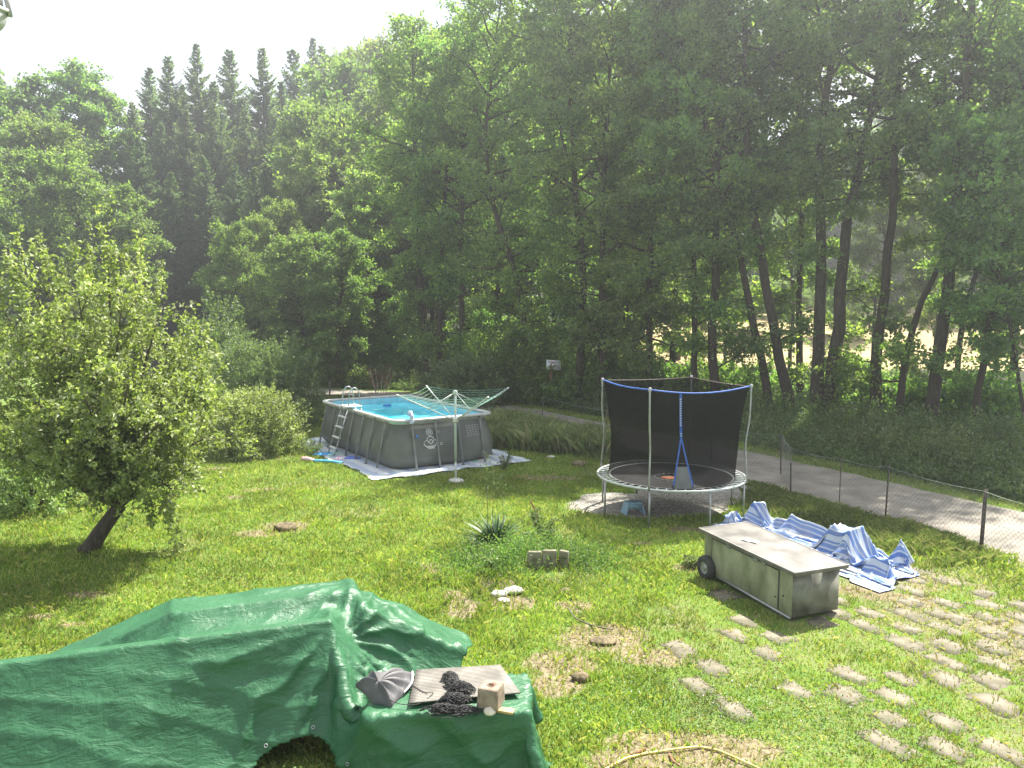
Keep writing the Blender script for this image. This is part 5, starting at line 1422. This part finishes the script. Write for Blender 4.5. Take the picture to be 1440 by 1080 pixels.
block_mesh().build('block_body', mat('rough_concrete', (.20, .15, .11), (.32, .26, .2), rough=.95, scale=12, detail=9, bump=.5, bscale=60, bdist=.006), blk)
bc = MB(); bc.lathe([(.026, .155), (.032, .162), (.036, .1665), (.028, .168)], n=20); bc.build('rust_stain', M_rust, blk)
blob(690, 1006, .052, .045, .04, mat('pale_stone', (.55, .50, .40), (.66, .61, .5), rough=.9, scale=9), 'stone', 'smooth cream stone in front of the concrete block on the tarpaulin', 'stone', 6, base=tuple(P(689, 1003, zt_)))
w0 = P(710, 1001, zt_)
o = MB().box((0, 0, .012), (.16, .07, .022)).build('wood_piece', mat('tan_wood', (.40, .27, .13), (.52, .38, .2), rough=.8, stretch=(1, 8, 1)), None, bevel=.003); o.location = w0; o.rotation_euler = (0, 0, -.3); tag(o, 'short tan wooden piece beside the cream stone', 'wood')
# tangled black net
def net_pile(cs, seed, nloop, name):
    R_ = np.random.default_rng(seed); m = MB()
    for q in range(nloop):
        c = cs[R_.integers(len(cs))]; c0_, rx, ry, hz_ = c
        n_ = 16; a = R_.uniform(0, 6.28); t_ = np.linspace(0, R_.uniform(2.5, 6.5), n_)
        ox_, oy_ = R_.normal(0, .45, 2)
        r_ = R_.uniform(.15, .55)
        x = c0_[0] + (ox_ + r_ * np.cos(t_ + a) * (1 + .3 * np.sin(3 * t_))) * rx * .75; y = c0_[1] + (oy_ + r_ * np.sin(t_ * R_.choice([1, -1]) + a)) * ry * .75
        d_ = ((x - c0_[0]) / rx) ** 2 + ((y - c0_[1]) / ry) ** 2
        f_ = np.minimum(1, 1.15 / np.sqrt(d_ + 1e-6)); x = c0_[0] + (x - c0_[0]) * f_; y = c0_[1] + (y - c0_[1]) * f_; d_ = np.minimum(d_, 1.3)
        z = c0_[2] + hz_ * np.clip(1 - d_ * .75, .04, 1) * R_.uniform(.2, 1) + .008 + .006 * np.sin(t_ * 5)
        m.tube(np.stack([x, y, z], 1), R_.uniform(.0028, .0045), 4, cap=False)
    return m
cs = [(tuple(P(632, 957, zt_ + .03)), .085, .10, .07), (tuple(P(638, 967, zt_ + .03)), .09, .10, .08), (tuple(P(648, 975, zt_ + .04)), .13, .11, .10), (tuple(P(640, 990, zt_ + .02)), .15, .09, .10), (tuple(P(622, 1004, zt_ + .0)), .20, .07, .08), (tuple(P(655, 1003, zt_)), .14, .06, .06)]
o = net_pile(cs, 12, 620, 'net').build('black_net', mat('black_cord', (.018, .018, .018), (.04, .04, .038), rough=.7), None, smooth=True); tag(o, 'tangled heap of black netting cord on the ribbed panel', 'net')
o = MB().tube(smooth_path([P(574, 960, zt_ + .05), P(598, 975, zt_ + .05), P(612, 972, zt_ + .06), P(600, 984, zt_ + .04), P(585, 992, zt_ + .03), P(560, 990, zt_ + .03), P(548, 984, zt_ + .05)], 30), .004, 5).build('loose_cord', mat('black_cord_loose', (.02, .02, .02), rough=.7), None); tag(o, 'loose black cord curling beside the grey cover', 'cord')
# grey folded cover: gathered fabric cone with a pale rim
gb = P(552, 985, zt_); R_ = np.random.default_rng(8)
def G3(px, py, z): return np.array(tuple(P(px, py, z)))
apex = G3(548, 935, zt_ + .20); pk = [G3(520, 946, zt_ + .10), G3(500, 962, zt_ + .08), G3(524, 985, zt_ + .02), G3(551, 992, zt_ + .01), G3(568, 975, zt_ + .02), G3(580, 962, zt_ + .04), G3(580, 946, zt_ + .06), G3(565, 940, zt_ + .10)]
cen = G3(532, 958, zt_ + .17)
gm = MB(); ring = []
for i in range(len(pk)):
    a, b = pk[i], pk[(i + 1) % len(pk)]
    for f in np.linspace(0, 1, 6, endpoint=False):
        p = a * (1 - f) + b * f; p = p + (cen - p) * .06 * math.sin(f * PI); ring.append(p)
ring = np.array(ring); Gg = []
for f in np.linspace(0, 1, 8):
    row = ring * (1 - f) + cen * f; row[:, 2] += .035 * math.sin(f * PI) * np.cos(np.arange(len(ring)) / 6 * 2 * PI) + .02 * math.sin(f * PI); Gg.append(row)
Gg.insert(0, ring - np.array([0, 0, .03])); Gg = np.array(Gg); Gg = np.concatenate([Gg, Gg[:, :1]], 1)
gcv = thing('fabric_cover', 'grey folded fabric cover with a white seam, tucked beside the green tarpaulin fold', 'cover', (0, 0, 0))
gm.grid(Gg).build('fabric', mat('grey_fabric', (.085, .083, .088), (.13, .127, .13), rough=.6, scale=5), gcv, smooth=False)
MB().tube(smooth_path([pk[4] + [0, 0, .005], pk[5] + [0, 0, .012], pk[6] + [0, 0, .012]], 10), .009, 6).build('seam', M_white, gcv, smooth=True)
bx_ = Vector(gb); 
for c_ in gcv.children: c_.location = (-gb.x, -gb.y, -gb.z)
gcv.location = gb

# ---- crumpled blue and white striped sheet
M_str = stripe_mat('blue_white_sheet', [(0, (.44, .49, .56)), (.30, (.08, .16, .40)), (.52, (.40, .46, .55)), (.62, (.14, .23, .46)), (.82, (.44, .48, .54)), (.9, (.11, .20, .43))], rough=.42, dirt=(.46, .44, .40), scale=2.7)
hc = P(1180, 770); ha = math.radians(-38)
hs = [(P(1032, 741), .10, .20, .6), (P(1068, 742), .09, .36, -.3), (P(1108, 744), .10, .46, .9), (P(1135, 752), .22, .30, .2), (P(1152, 757), .08, .55, -.6), (P(1192, 757), .10, .80, .4), (P(1222, 768), .12, .66, -.2), (P(1256, 783), .09, .56, 1.2), (P(1276, 800), .08, .34, .3), (P(1205, 790), .14, .42, .5), (P(1240, 812), .10, .22, -.9), (P(1275, 824), .16, .10, .3), (P(1180, 782), .10, .40, .2)]
def tents(Y):
    H = np.full(len(Y), .035)
    for p, r, h, a_ in hs:
        dx, dy = Y[:, 0] - p.x, Y[:, 1] - p.y - .1; u = dx * math.cos(a_) + dy * math.sin(a_); v = -dx * math.sin(a_) + dy * math.cos(a_)
        d = np.sqrt((np.maximum(np.abs(u) - r * 1.3, 0)) ** 2 + v ** 2)
        H = np.maximum(H, h * 1.42 * (1 - (d / (r * .7 + h * .38)) ** .8))
    k = Y[:, 2] < H; Y[k, 2] = H[k]; return k
sa_, sb_ = 84, 116
su = np.linspace(-2.1, 2.1, sb_); sv = np.linspace(-1.35, 1.35, sa_); SU, SV = np.meshgrid(su, sv)
pc1, pc2 = P(1022, 738), P(1285, 818)
ax = Vector((pc2.x - pc1.x, pc2.y - pc1.y, 0)); axl = ax.length; ax.normalize(); ay = Vector((-ax.y, ax.x, 0))
hcen = (pc1 + pc2) / 2 + ay * .05
ky = .40 + .12 * np.sin(SU * 1.7 + .5)
LX = SU * (axl + .25) / 4.2 + (fbm(SU, SV, 1.1, 7.7) - .5) * .5
LY = SV * ky + .12 * np.sin(SU * 2.1 + 1.0) + (fbm(SU, SV, 1.1, 2.2) - .5) * .35 - .28 * sstep(1.2, 2.1, SU) * sstep(.5, -1, SV)
LZ = 1.1 + (fbm(SU, SV, .55, 4.4) - .5) * .9
SX = np.stack([hcen.x + ax.x * LX + ay.x * LY, hcen.y + ax.y * LX + ay.y * LY, LZ], -1)
SXo = drape(SX, (su[1] - su[0], sv[1] - sv[0]), tents, steps=130, iters=8, damp=.9, fric=.8, bend=.4)
SG = upsample(SXo)
so = MB().grid(SG).build('striped_tarpaulin', M_str, None, smooth=True, uv=np.stack([uvgrid(SG.shape[0], SG.shape[1], 4.2, 3.0)[:, 0], uvgrid(SG.shape[0], SG.shape[1], 4.2, 3.0)[:, 1]], 1))
tag(so, 'crumpled blue and white striped plastic sheet heaped behind the cart', 'tarpaulin')
SHEET_XY = SG[::6, ::6, :2].reshape(-1, 2)
st_ = so.modifiers.new('thickness', 'SOLIDIFY'); st_.thickness = .003
# flat grey boards poking out beside it
o = MB().box((0, 0, .0), (.75, .05, .012)).box((.08, .09, .02), (.6, .04, .012)).build('slat_bundle', mat('grey_slats', (.45, .43, .38), (.6, .58, .52), rough=.8), None); q_ = P(1176, 805); o.location = (q_.x, q_.y, .06); o.rotation_euler = (0, 0.05, -.9); tag(o, 'loose pale slats sticking out of the striped sheet by the cart', 'slats')

# ---- planting bed
yb = P(697, 772); yb.z = float(tz(yb.x, yb.y))
def strap_leaves(n, L, W, seed, lean=(.2, 1.1)):
    R_ = np.random.default_rng(seed); m = MB()
    for q in range(n):
        a = R_.uniform(0, 6.28); e = R_.uniform(*lean); l = L * R_.uniform(.6, 1.1); k_ = 8; s = np.linspace(0, 1, k_)
        r = l * (np.sin(e) * s + .25 * s ** 2); z = l * (np.cos(e) * s) - .28 * l * e * s ** 2.4
        w = W * np.sin(np.clip(s * .9 + .1, 0, 1) * PI) ** .6 * (1 - s ** 3)
        c = np.stack([r * math.cos(a), r * math.sin(a), np.maximum(z, .01)], 1); sd = V3(-math.sin(a), math.cos(a), 0)
        m.grid(np.stack([c - sd * w[:, None] / 2, c + V3(0, 0, -1) * w[:, None] * .25, c + sd * w[:, None] / 2]))
    return m
yu = thing('yucca_plant', 'spiky blue green yucca clump with tall thin flower stems in the rough bed', 'plant', yb)
strap_leaves(170, .70, .05, 5).build('leaf', mat('yucca_leaf', (.055, .11, .045), (.11, .19, .075), rough=.5, scale=4), yu, smooth=True)
yu.children[0]['kind'] = 'stuff'
for (x0, x1, y1) in ((686, 683, 635), (690, 694, 660), (708, 705, 668)):
    tp = PD(x1, y1, yb.y) - yb; b0 = PD(x0, 770, yb.y) - yb; b0.z = 0
    MB().tube(smooth_path([b0, (b0 + tp) / 2 + Vector((.015, 0, 0)), tp], 10), np.linspace(.008, .003, 10), 5).build('stem', mat('stem_green', (.12, .15, .06), (.2, .2, .1), rough=.8), yu)
R_ = np.random.default_rng(15); sp_ = []
for (x1, y1, n_) in ((683, 640, 30), (694, 665, 16), (705, 672, 10), (684, 665, 16)):
    for q in range(n_): tp = PD(x1 + R_.normal(0, 3.5), y1 + R_.uniform(-6, 22), yb.y + R_.normal(0, .05)) - yb; sp_.append(tuple(tp))
sp_ = np.array(sp_); lv, lf = leaf_quads(sp_, R_.normal(size=(len(sp_), 3)), .05, .02, R_); obj_np('flower_spray', lv, lf, L_bush, yu)['kind'] = 'stuff'
# concrete edging blocks of the bed
M_blk = mat('mossy_concrete', (.10, .11, .055), (.27, .25, .18), rough=.95, scale=8, detail=9, bump=.5, bscale=30)
for q, (x, y, w, h, rz, lab) in enumerate([(751, 801, .23, .32, .12, 'mossy edging stone, left of the three at the bed corner'), (772, 800, .23, .33, .10, 'mossy edging stone, middle of the three at the bed corner'), (793, 799, .16, .31, -.5, 'pale edging stone, right of the three at the bed corner')]):
    c = P(x, y); o = MB().box((0, 0, h / 2 - .02), (w, .07, h), taper=.97).build('edging_stone', M_blk, None, bevel=.012); o.location = (c.x, c.y, float(tz(c.x, c.y))); o.rotation_euler = (.04, .02, rz); tag(o, lab, 'edging stone', 'edging stones of the bed')
# leaning dark stick
c = P(758, 737); c.z = float(tz(c.x, c.y)); o = MB().tube(smooth_path([(0, 0, 0), (-.06, 0, .25), (PD(745, 703, c.y) - c)], 8), [.03, .028, .026, .022, .02, .018, .015, .01], 7).build('wooden_stake', M_rust, None, smooth=True); o.location = c; tag(o, 'broken brown stake leaning left in the rough bed', 'stake')
for q, (x, y, s, lab) in enumerate([(702, 838, .13, 'pale flat stone in the weeds, left one in front of the bed'), (722, 834, .15, 'pale stone in the weeds, right one in front of the bed'), (708, 847, .09, 'small pale stone nearest in front of the bed'), (680, 805, .07, 'small stone hidden at the left of the bed'), (735, 978, .05, 'small grey stone in the grass right of the green tarpaulin'), (784, 768, .10, 'light stone lump above the edging stones'), (678, 650, .16, 'pale stone at the foot of the pool right corner'), (775, 644, .12, 'flat pale stone in the grass between pool and trampoline')]):
    blob(x, y, s, s * .8, s * .38, M_conc, 'stone', lab, 'stone', 30 + q)
# brown heaps of dug earth
M_earth = mat('dug_earth', (.07, .055, .03), (.24, .19, .11), rough=1.0, scale=14, detail=9, bump=.8, bscale=30)
for q, (x, y, s, h, lab) in enumerate([(402, 745, .30, .10, 'small brown earth mound in the lawn right of the apple tree'), (815, 655, .30, .13, 'earth mound left of the trampoline'), (818, 958, .16, .07, 'low clod of dry earth in the lawn foreground'), (848, 905, .22, .05, 'flat heap of dug earth between bed and slabs'), (795, 835, .18, .06, 'dry earth patch below the edging stones')]):
    blob(x, y, s * .75, s * .55, h * .8, M_earth, 'earth_mound', lab, 'earth mound', 50 + q)
# hose in the foreground grass
hp = [(846, 1085), (880, 1066), (905, 1060), (932, 1056), (960, 1052), (985, 1050), (1010, 1055), (1035, 1066), (1062, 1078), (1090, 1092)]
o = MB().tube(smooth_path([P(x, y, .035 + .01 * math.sin(i * 2)) for i, (x, y) in enumerate(hp)], 60), .011, 8).build('garden_hose', mat('yellow_hose', (.55, .45, .12), (.68, .58, .22), rough=.5), None, smooth=True); tag(o, 'thin yellow garden hose lying in the grass at the bottom edge', 'hose')
o = MB().tube(smooth_path([P(885, 1062, .03), P(898, 1058, .05), P(908, 1052, .03)], 12), .012, 7).build('twig', M_rust, None); tag(o, 'reddish brown twig at the left end of the yellow hose', 'twig')
o = MB().tube(smooth_path([P(941, 1060, .03), P(946, 1070, .05), P(958, 1079, .03)], 12), .010, 7).build('twig', M_rust, None); tag(o, 'reddish brown twig just below the yellow hose', 'twig')
o = MB().tube(smooth_path([P(798, 855, .05), P(812, 872, .12), P(840, 882, .06), P(862, 885, .03)], 16), .009, 6).build('branch', M_bark_pale, None); tag(o, 'bare curved branch lying in the dry grass below the bed', 'branch')

# dead shrub behind the pool
c = P(533, 552); c = Vector((PD(533, 500, 31).x, 31, 0)); R_ = np.random.default_rng(61)
dsb = thing('dead_shrub', 'bare shrub with reddish dead twig tips behind the pool', 'shrub', c)
m1, m2 = MB(), MB()
for q in range(9):
    a = R_.uniform(0, 6.28); top = V3(math.cos(a) * R_.uniform(.15, .75), math.sin(a) * .4, R_.uniform(1.3, 1.9)); pth = smooth_path([V3(0, 0, 0), top * V3(.35, .35, .5), top], 8); m1.tube(pth, np.linspace(.022, .006, 8), 5)
    for g in range(14):
        b0 = at_t(pth, R_.uniform(.6, 1)); e = b0 + R_.normal(size=3) * V3(.13, .13, .08) + V3(0, 0, .16); m2.tube([b0, (b0 + e) / 2 + R_.normal(size=3) * .02, e], [.006, .006, .005], 3, cap=False)
m1.build('stem', mat('pale_stem', (.35, .32, .26), (.45, .42, .35), rough=.9), dsb); m2.build('dead_twig', mat('red_twig', (.22, .09, .06), (.30, .14, .09), rough=.9), dsb)

# roof gutter corner, top left
M_zinc = mat('zinc', (.50, .52, .55), (.62, .63, .66), rough=.5, metal=.0, scale=4)
g1 = PD(-10, 19, 3.2); gt = thing('roof_gutter', 'end of a grey zinc roof gutter in the top left corner', 'gutter', g1)
ga = math.radians(-105)
pr2 = [(.075 * math.cos(t_), .075 * math.sin(t_)) for t_ in np.linspace(PI, 2 * PI, 14)]
gd = V3(math.cos(ga), math.sin(ga), 0); gs = V3(math.sin(ga), -math.cos(ga), 0)
G = np.array([[gs * x + V3(0, 0, z) + gd * s for x, z in pr2] for s in (0, .9)]); o = MB().grid(G).build('trough', M_zinc, gt, smooth=True); o.modifiers.new('t', 'SOLIDIFY').thickness = .004
capm = MB(); cv_ = np.array([gs * x + V3(0, 0, z) for x, z in pr2] + [V3(0, 0, 0)]); capm.add(cv_, None, [[i, i + 1, 14] for i in range(13)]); capm.build('end_cap', M_zinc, gt)
MB().tube([gs * -.08 , gs * -.08 + gd * .9], .009, 8).build('bead', M_zinc, gt, smooth=True)
fb_ = MB(); fb_.box(tuple(gd * .45 + gs * .03 + V3(0, 0, .11)), (.17, .9, .2), M=rotz(ga - PI / 2)); fb_.build('fascia_board', M_zinc, gt)
MB().tube([gs * -.055 + V3(0, 0, .13), gs * -.088 + V3(0, 0, -.02)], .010, 4).build('edge_strip', mat('brown_edge', (.33, .31, .32), rough=.6), gt)
# ------------------------------------------------------------------ grass, weeds
R_ = np.random.default_rng(99)
def near_objects(x, y):
    k = in_poly(x, y, POOL_POLY) | in_poly(x, y, CART_POLY)
    i = np.where((np.abs(x - hcen.x) < 3) & (np.abs(y - hcen.y) < 3))[0]
    if len(i): k[i] |= (((x[i, None] - SHEET_XY[None, :, 0]) ** 2 + (y[i, None] - SHEET_XY[None, :, 1]) ** 2).min(1) < .008)
    return k
def lawn_points(n, r0, r1, power=1.0):
    th = R_.uniform(math.radians(-42), math.radians(42), n)
    u = R_.random(n)
    r = r0 + (r1 - r0) * u if power == 1 else (r0 ** (2 - power) + u * (r1 ** (2 - power) - r0 ** (2 - power))) ** (1 / (2 - power))
    return r * np.sin(th), r * np.cos(th), r
def blades(x, y, h, w, lean=.5, name='grass'):
    N = len(x); z = tz(x, y); a = R_.uniform(0, 2 * PI, N); la = R_.uniform(0, 2 * PI, N); ln = np.abs(R_.normal(0, lean, N)) * h
    dx, dy = np.cos(a) * w / 2, np.sin(a) * w / 2
    V = np.stack([np.stack([x - dx, y - dy, z - .01], 1), np.stack([x + dx, y + dy, z - .01], 1),
                  np.stack([x + dx * .6 + np.cos(la) * ln * .35, y + dy * .6 + np.sin(la) * ln * .35, z + h * .6], 1), np.stack([x + np.cos(la) * ln, y + np.sin(la) * ln, z + h * R_.uniform(.8, 1.0, N)], 1)], 1)
    return V.reshape(-1, 3), np.arange(N * 4).reshape(N, 4)
def leaf_ramp(name, cols, trans=.45, pscale=.8, tcol=(1.3, 1.45, .7)):
    return leaf_mat(name, cols, trans=trans, pscale=pscale, gloss=.03, tcol=tcol)
M_grass = leaf_ramp('grass_blades', [(.13, .215, .035), (.19, .275, .045), (.25, .325, .058), (.32, .335, .09), (.44, .39, .19)])
M_dry = leaf_ramp('dry_grass', [(.20, .18, .08), (.32, .27, .13), (.42, .36, .2), (.14, .19, .05)])
M_clover = leaf_ramp('clover', [(.06, .17, .03), (.09, .22, .04), (.13, .28, .05)])
x, y, r = lawn_points(620000, 5.2, 38, 1.15)
rd = road_dist(x, y)
soil, grv = m_soil(x, y), m_gravel(x, y)
keep = (rd > ROAD_W + .05 - R_.random(len(x)) * .25) | (rd < -ROAD_W - .02) & (rd > -2.9)
keep &= R_.random(len(x)) > soil * .80
keep &= R_.random(len(x)) > grv * 1.05
keep &= ~near_objects(x, y)
sl_in = np.zeros(len(x), bool); kx_ = (r < 17)
sl_in[kx_] = m_slab(x[kx_], y[kx_]); keep &= ~sl_in | (R_.random(len(x)) < .03)
x, y, r, rd = x[keep], y[keep], r[keep], rd[keep]
pool_d = ell(x, y, 700, 790, 1.6, .9)
tuft = sstep(.48, .75, fbm(x, y, .35, 5.0))
hgt = (.035 + .045 * R_.random(len(x)) + .05 * tuft)
hgt *= 1 + .5 * (1 - sstep(.2, 1.5, rd - ROAD_W)) * (rd > 0)
rough_bed = np.exp(-ell(x, y, 720, 800, 1.5, 1.3)); hgt *= 1 + 1.1 * rough_bed
pave = in_poly(x, y, PAVE_A); hgt = np.where(pave, hgt * .62, hgt); hgt *= 1 - .6 * np.exp(-ell(x, y, 772, 812, .55, .3))
V, Fq = blades(x, y, hgt, .0045 + .0009 * r, .55)
g = obj_np('grass', V, Fq, M_grass); tag(g, 'short green lawn grass', 'grass', kind='stuff')
# dry blades on worn patches
x, y, r = lawn_points(160000, 5.2, 30, 1.2); soil = m_soil(x, y)
keep = (R_.random(len(x)) < soil * .5) & (road_dist(x, y) > ROAD_W + .3) & ~near_objects(x, y) & (m_gravel(x, y) < .3)
x, y, r = x[keep], y[keep], r[keep]
V, Fq = blades(x, y, .02 + .05 * R_.random(len(x)), .006 + .001 * r, 1.1)
g = obj_np('dry_grass', V, Fq, M_dry); tag(g, 'dry yellow grass on worn patches', 'grass', kind='stuff')
# clover and broad weeds in the lawn: small flat leaves
x, y, r = lawn_points(200000, 5.4, 22, 1.3)
w = sstep(.50, .66, fbm(x, y, 1.1, 15.0)); bedw = np.exp(-ell(x, y, 730, 815, 1.7, 1.1)) * .9
cl = np.exp(-ell(x, y, 1040, 1010, 1.3, .7))
keep = (R_.random(len(x)) < np.clip(w * .35 + bedw + cl, 0, 1)) & (ell(x, y, 772, 806, .5, .28) > 1) & (m_soil(x, y) < .5) & (road_dist(x, y) > ROAD_W) & ~near_objects(x, y) & (m_gravel(x, y) < .4)
keep[r < 17] &= ~m_slab(x[r < 17], y[r < 17])
x, y, r = x[keep], y[keep], r[keep]; bh = np.exp(-ell(x, y, 730, 815, 1.7, 1.1)); N = len(x)
pos = np.stack([x, y, tz(x, y) + .03 + .05 * R_.random(N) + bh * .16 * R_.random(N)], 1)
lv, lf = leaf_quads(pos, R_.normal(size=(N, 3)) * np.array([1, 1, .3]), .024, .02, R_, up=1.6)
g = obj_np('lawn_weeds', lv, lf, M_clover); tag(g, 'clover and low broad-leaved weeds in the lawn', 'weeds', kind='stuff')
# white clover heads
x, y, r = lawn_points(9000, 5.4, 14, 1.3); keep = (R_.random(len(x)) < np.exp(-ell(x, y, 1040, 1000, 1.2, .6)) * .5)
x, y = x[keep], y[keep]; mb = MB(); N = len(x); p = np.stack([x, y, tz(x, y) + .075], 1)
for sgn in (0, 1):
    lv, lf = leaf_quads(p, R_.normal(size=(N, 3)), .014, .012, R_, up=.5); mb.add(lv, lf)
g = mb.build('clover_flowers', M_white); tag(g, 'white clover flower heads in the foreground grass', 'flowers', kind='stuff')

# weeds: scattered leaf shoots of a given height, dense along the lane's far side
def weeds(x, y, h, leaf, m, M_l, name, label, cat='weeds', stem=None, out=1.0):
    N = len(x); o = np.stack([x, y, tz(x, y)], 1); d = np.stack([R_.normal(0, .22, N), R_.normal(0, .22, N), np.ones(N)], 1)
    p, dd = shoots(o, d, h, m, R_, out=out, jit=.05)
    p[:, 2] = np.maximum(p[:, 2], .02)
    lv, lf = leaf_quads(p, dd + np.array([0, 0, .25]), leaf, leaf * .42, R_, up=.5)
    g = obj_np(name, lv, lf, M_l); return tag(g, label, cat, kind='stuff')
def band_points(n, d0, d1, i0=0, i1=None, sgn=-1):
    i1 = i1 or len(RC) - 1
    s = R_.uniform(i0, i1, n); i = s.astype(int); f = (s - i)[:, None]; c = RC[i] * (1 - f) + RC[np.minimum(i + 1, len(RC) - 1)] * f; nn = nr[i]
    d = R_.uniform(d0, d1, n)[:, None] * sgn; p = c + nn * d; return p[:, 0], p[:, 1], np.abs(d[:, 0])
x, y, d = band_points(15000, 2.35, 7.5, 0, 105)
hp_ = .25 + .75 * fbm(x, y, 1.6, 3.3) * sstep(2.2, 4.0, d) + .5 * sstep(4, 7, d)
weeds(x, y, hp_ * R_.uniform(.5, 1.25, len(x)), .11, 18, L_weed, 'undergrowth', 'dense dark nettles and undergrowth beyond the lane')
x, y, d = band_points(3200, 2.8, 6.0, 0, 105)
k = fbm(x, y, 1.3, 9.9) > .5; x, y, d = x[k], y[k], d[k]
weeds(x, y, R_.uniform(.7, 1.35, len(x)), .10, 18, L_bush, 'pale_weeds', 'taller pale green weeds rising out of the undergrowth beyond the lane')
x, y, d = band_points(5200, 2.2, 9.0, 100, 139)
weeds(x, y, (.7 + .8 * fbm(x, y, 2, 4.4)) * R_.uniform(.7, 1.1, len(x)), .2, 16, L_light, 'tall_weeds', 'sunlit tall green weeds beyond the lane bend behind the pool')
# rough strip between fence and lane, and between pool and lane
M_rank = leaf_ramp('rank_grass', [(.08, .13, .04), (.125, .175, .05), (.18, .22, .075), (.30, .28, .16)])
x, y, d = band_points(190000, ROAD_W + .05, 3.6, 0, 100, 1)
pf = np.array([p[:2] + FB[:2] for p in fp])
k = (R_.random(len(x)) < np.clip(1.25 - (d - ROAD_W) / 1.5, 0, 1)) & (m_gravel(x, y) < .3) & ~in_poly(x, y, POOL_POLY)
x, y, d = x[k], y[k], d[k]
rr = np.hypot(x, y)
V, Fq = blades(x, y, (.06 + .15 * R_.random(len(x))) * (.5 + .9 * fbm(x, y, .8, 2.0)), .004 + .0004 * rr, .6)
g = obj_np('rough_grass', V, Fq, M_rank); tag(g, 'long rough grass along the garden fence', 'grass', kind='stuff')
# tall dry-green meadow strip left of the trampoline, before the lane
N = 26000; t_ = R_.random(N); a0, a1 = P(690, 625), P(850, 640); x = a0.x + (a1.x - a0.x) * t_ + R_.normal(0, .25, N); y = a0.y + (a1.y - a0.y) * t_ + R_.uniform(-.6, 4.2, N) * (1 - .45 * t_)
k = road_dist(x, y) > ROAD_W + .1; k &= ~in_poly(x, y, POOL_POLY); x, y = x[k], y[k]
V, Fq = blades(x, y, (.30 + .5 * R_.random(len(x))) * (.5 + .9 * fbm(x, y, 1.0, 6.0)), .028, .35)
M_mead = leaf_ramp('meadow_grass', [(.13, .20, .07), (.19, .26, .10), (.27, .31, .14), (.38, .36, .22)])
g = obj_np('meadow_grass', V, Fq, M_mead); tag(g, 'tall grey green grass between the pool and the lane', 'grass', kind='stuff')
x = R_.uniform(0, 1, 500); p0, p1 = P(690, 625), P(850, 640)
xx = p0.x + (p1.x - p0.x) * x + R_.normal(0, .3, 500); yy = p0.y + (p1.y - p0.y) * x + R_.uniform(-.5, 1.5, 500)
weeds(xx, yy, R_.uniform(.3, .8, 500), .07, 14, L_bush, 'flowering_weeds', 'pale tipped weeds at the edge of the tall grass')
# weeds in the bed
N = 1500; c = P(735, 792); x = c.x + R_.normal(0, .75, N); y = c.y + R_.normal(0, .38, N)
k = ((x - yb.x) ** 2 + (y - yb.y) ** 2 > .06) & (ell(x, y, 772, 806, .5, .32) > 1); x, y = x[k], y[k]
weeds(x, y, R_.uniform(.1, .55, len(x)) * np.exp(-((x - c.x - .15) ** 2) / 1.6), .05, 12, leaf_ramp('bed_weeds', [(.08, .17, .04), (.13, .23, .05), (.22, .29, .10)]), 'bed_weeds', 'leafy weeds filling the rough bed')
# small shrubs near the bed
def small_plant(name, label, px, py, h, w, n_, leaf, M_l, seed):
    c = P(px, py); c.z = float(tz(c.x, c.y)); Rr = np.random.default_rng(seed); m = MB(); O, D, L = [], [], []
    for q in range(n_):
        a = Rr.uniform(0, 6.28); e = V3(math.cos(a) * w * Rr.uniform(.1, .5), math.sin(a) * w * Rr.uniform(.1, .5), h * Rr.uniform(.5, 1))
        pth = smooth_path([V3(0, 0, 0), e * V3(.6, .6, .5), e], 6); m.tube(pth, np.linspace(.006, .002, 6), 4)
        for g_ in range(5): O.append(at_t(pth, Rr.uniform(.2, 1))); D.append(Rr.normal(size=3) + V3(0, 0, .5)); L.append(.12)
    p, dd = shoots(np.array(O), np.array(D), np.array(L), 9, Rr, jit=.012); lv, lf = leaf_quads(p, dd, leaf, leaf * .5, Rr)
    t = thing(name, label, 'plant', c); m.build('stem', M_bark_pale, t); obj_np('foliage', lv, lf, M_l, t)
small_plant('sapling', 'small leafy sapling in the grass right of the washing line foot', 708, 662, .55, .55, 12, .05, L_weed, 71)
small_plant('weed_clump', 'dark leafy weed clump behind the middle edging stones', 770, 770, .55, .6, 16, .055, L_weed, 72)
small_plant('weed_clump', 'tall weed clump growing round the broken stake', 757, 752, .50, .35, 12, .05, L_weed, 73)
small_plant('weed_clump', 'low leafy weed clump at the left foot of the cart wheel', 975, 800, .16, .4, 10, .05, L_weed, 74)
small_plant('grass_tuft', 'leafy tuft hanging out under the left pool leg', 437, 640, .35, .9, 14, .06, L_weed, 75)
small_plant('weed_clump', 'yellow green weed clump in front of the yucca', 685, 800, .30, .8, 18, .05, L_apple, 76)
# ------------------------------------------------------------------ valley haze, thickened to stand in for lens glare too
hz = bpy.data.materials.new('haze'); hz.use_nodes = True
n, l = hz.node_tree.nodes, hz.node_tree.links; n.clear()
o_ = n.new('ShaderNodeOutputMaterial'); v_ = n.new('ShaderNodeVolumePrincipled')
v_.inputs['Density'].default_value = 0.0024; v_.inputs['Color'].default_value = (0.93, 0.96, 1.0, 1); v_.inputs['Anisotropy'].default_value = 0.65
l.new(v_.outputs[0], o_.inputs['Volume'])
mb = MB(); mb.box((0, 435, 24.5), (860, 940, 53))
h = mb.build('haze', hz); tag(h, 'thin valley haze, partly standing in for lens glare', kind='stuff')
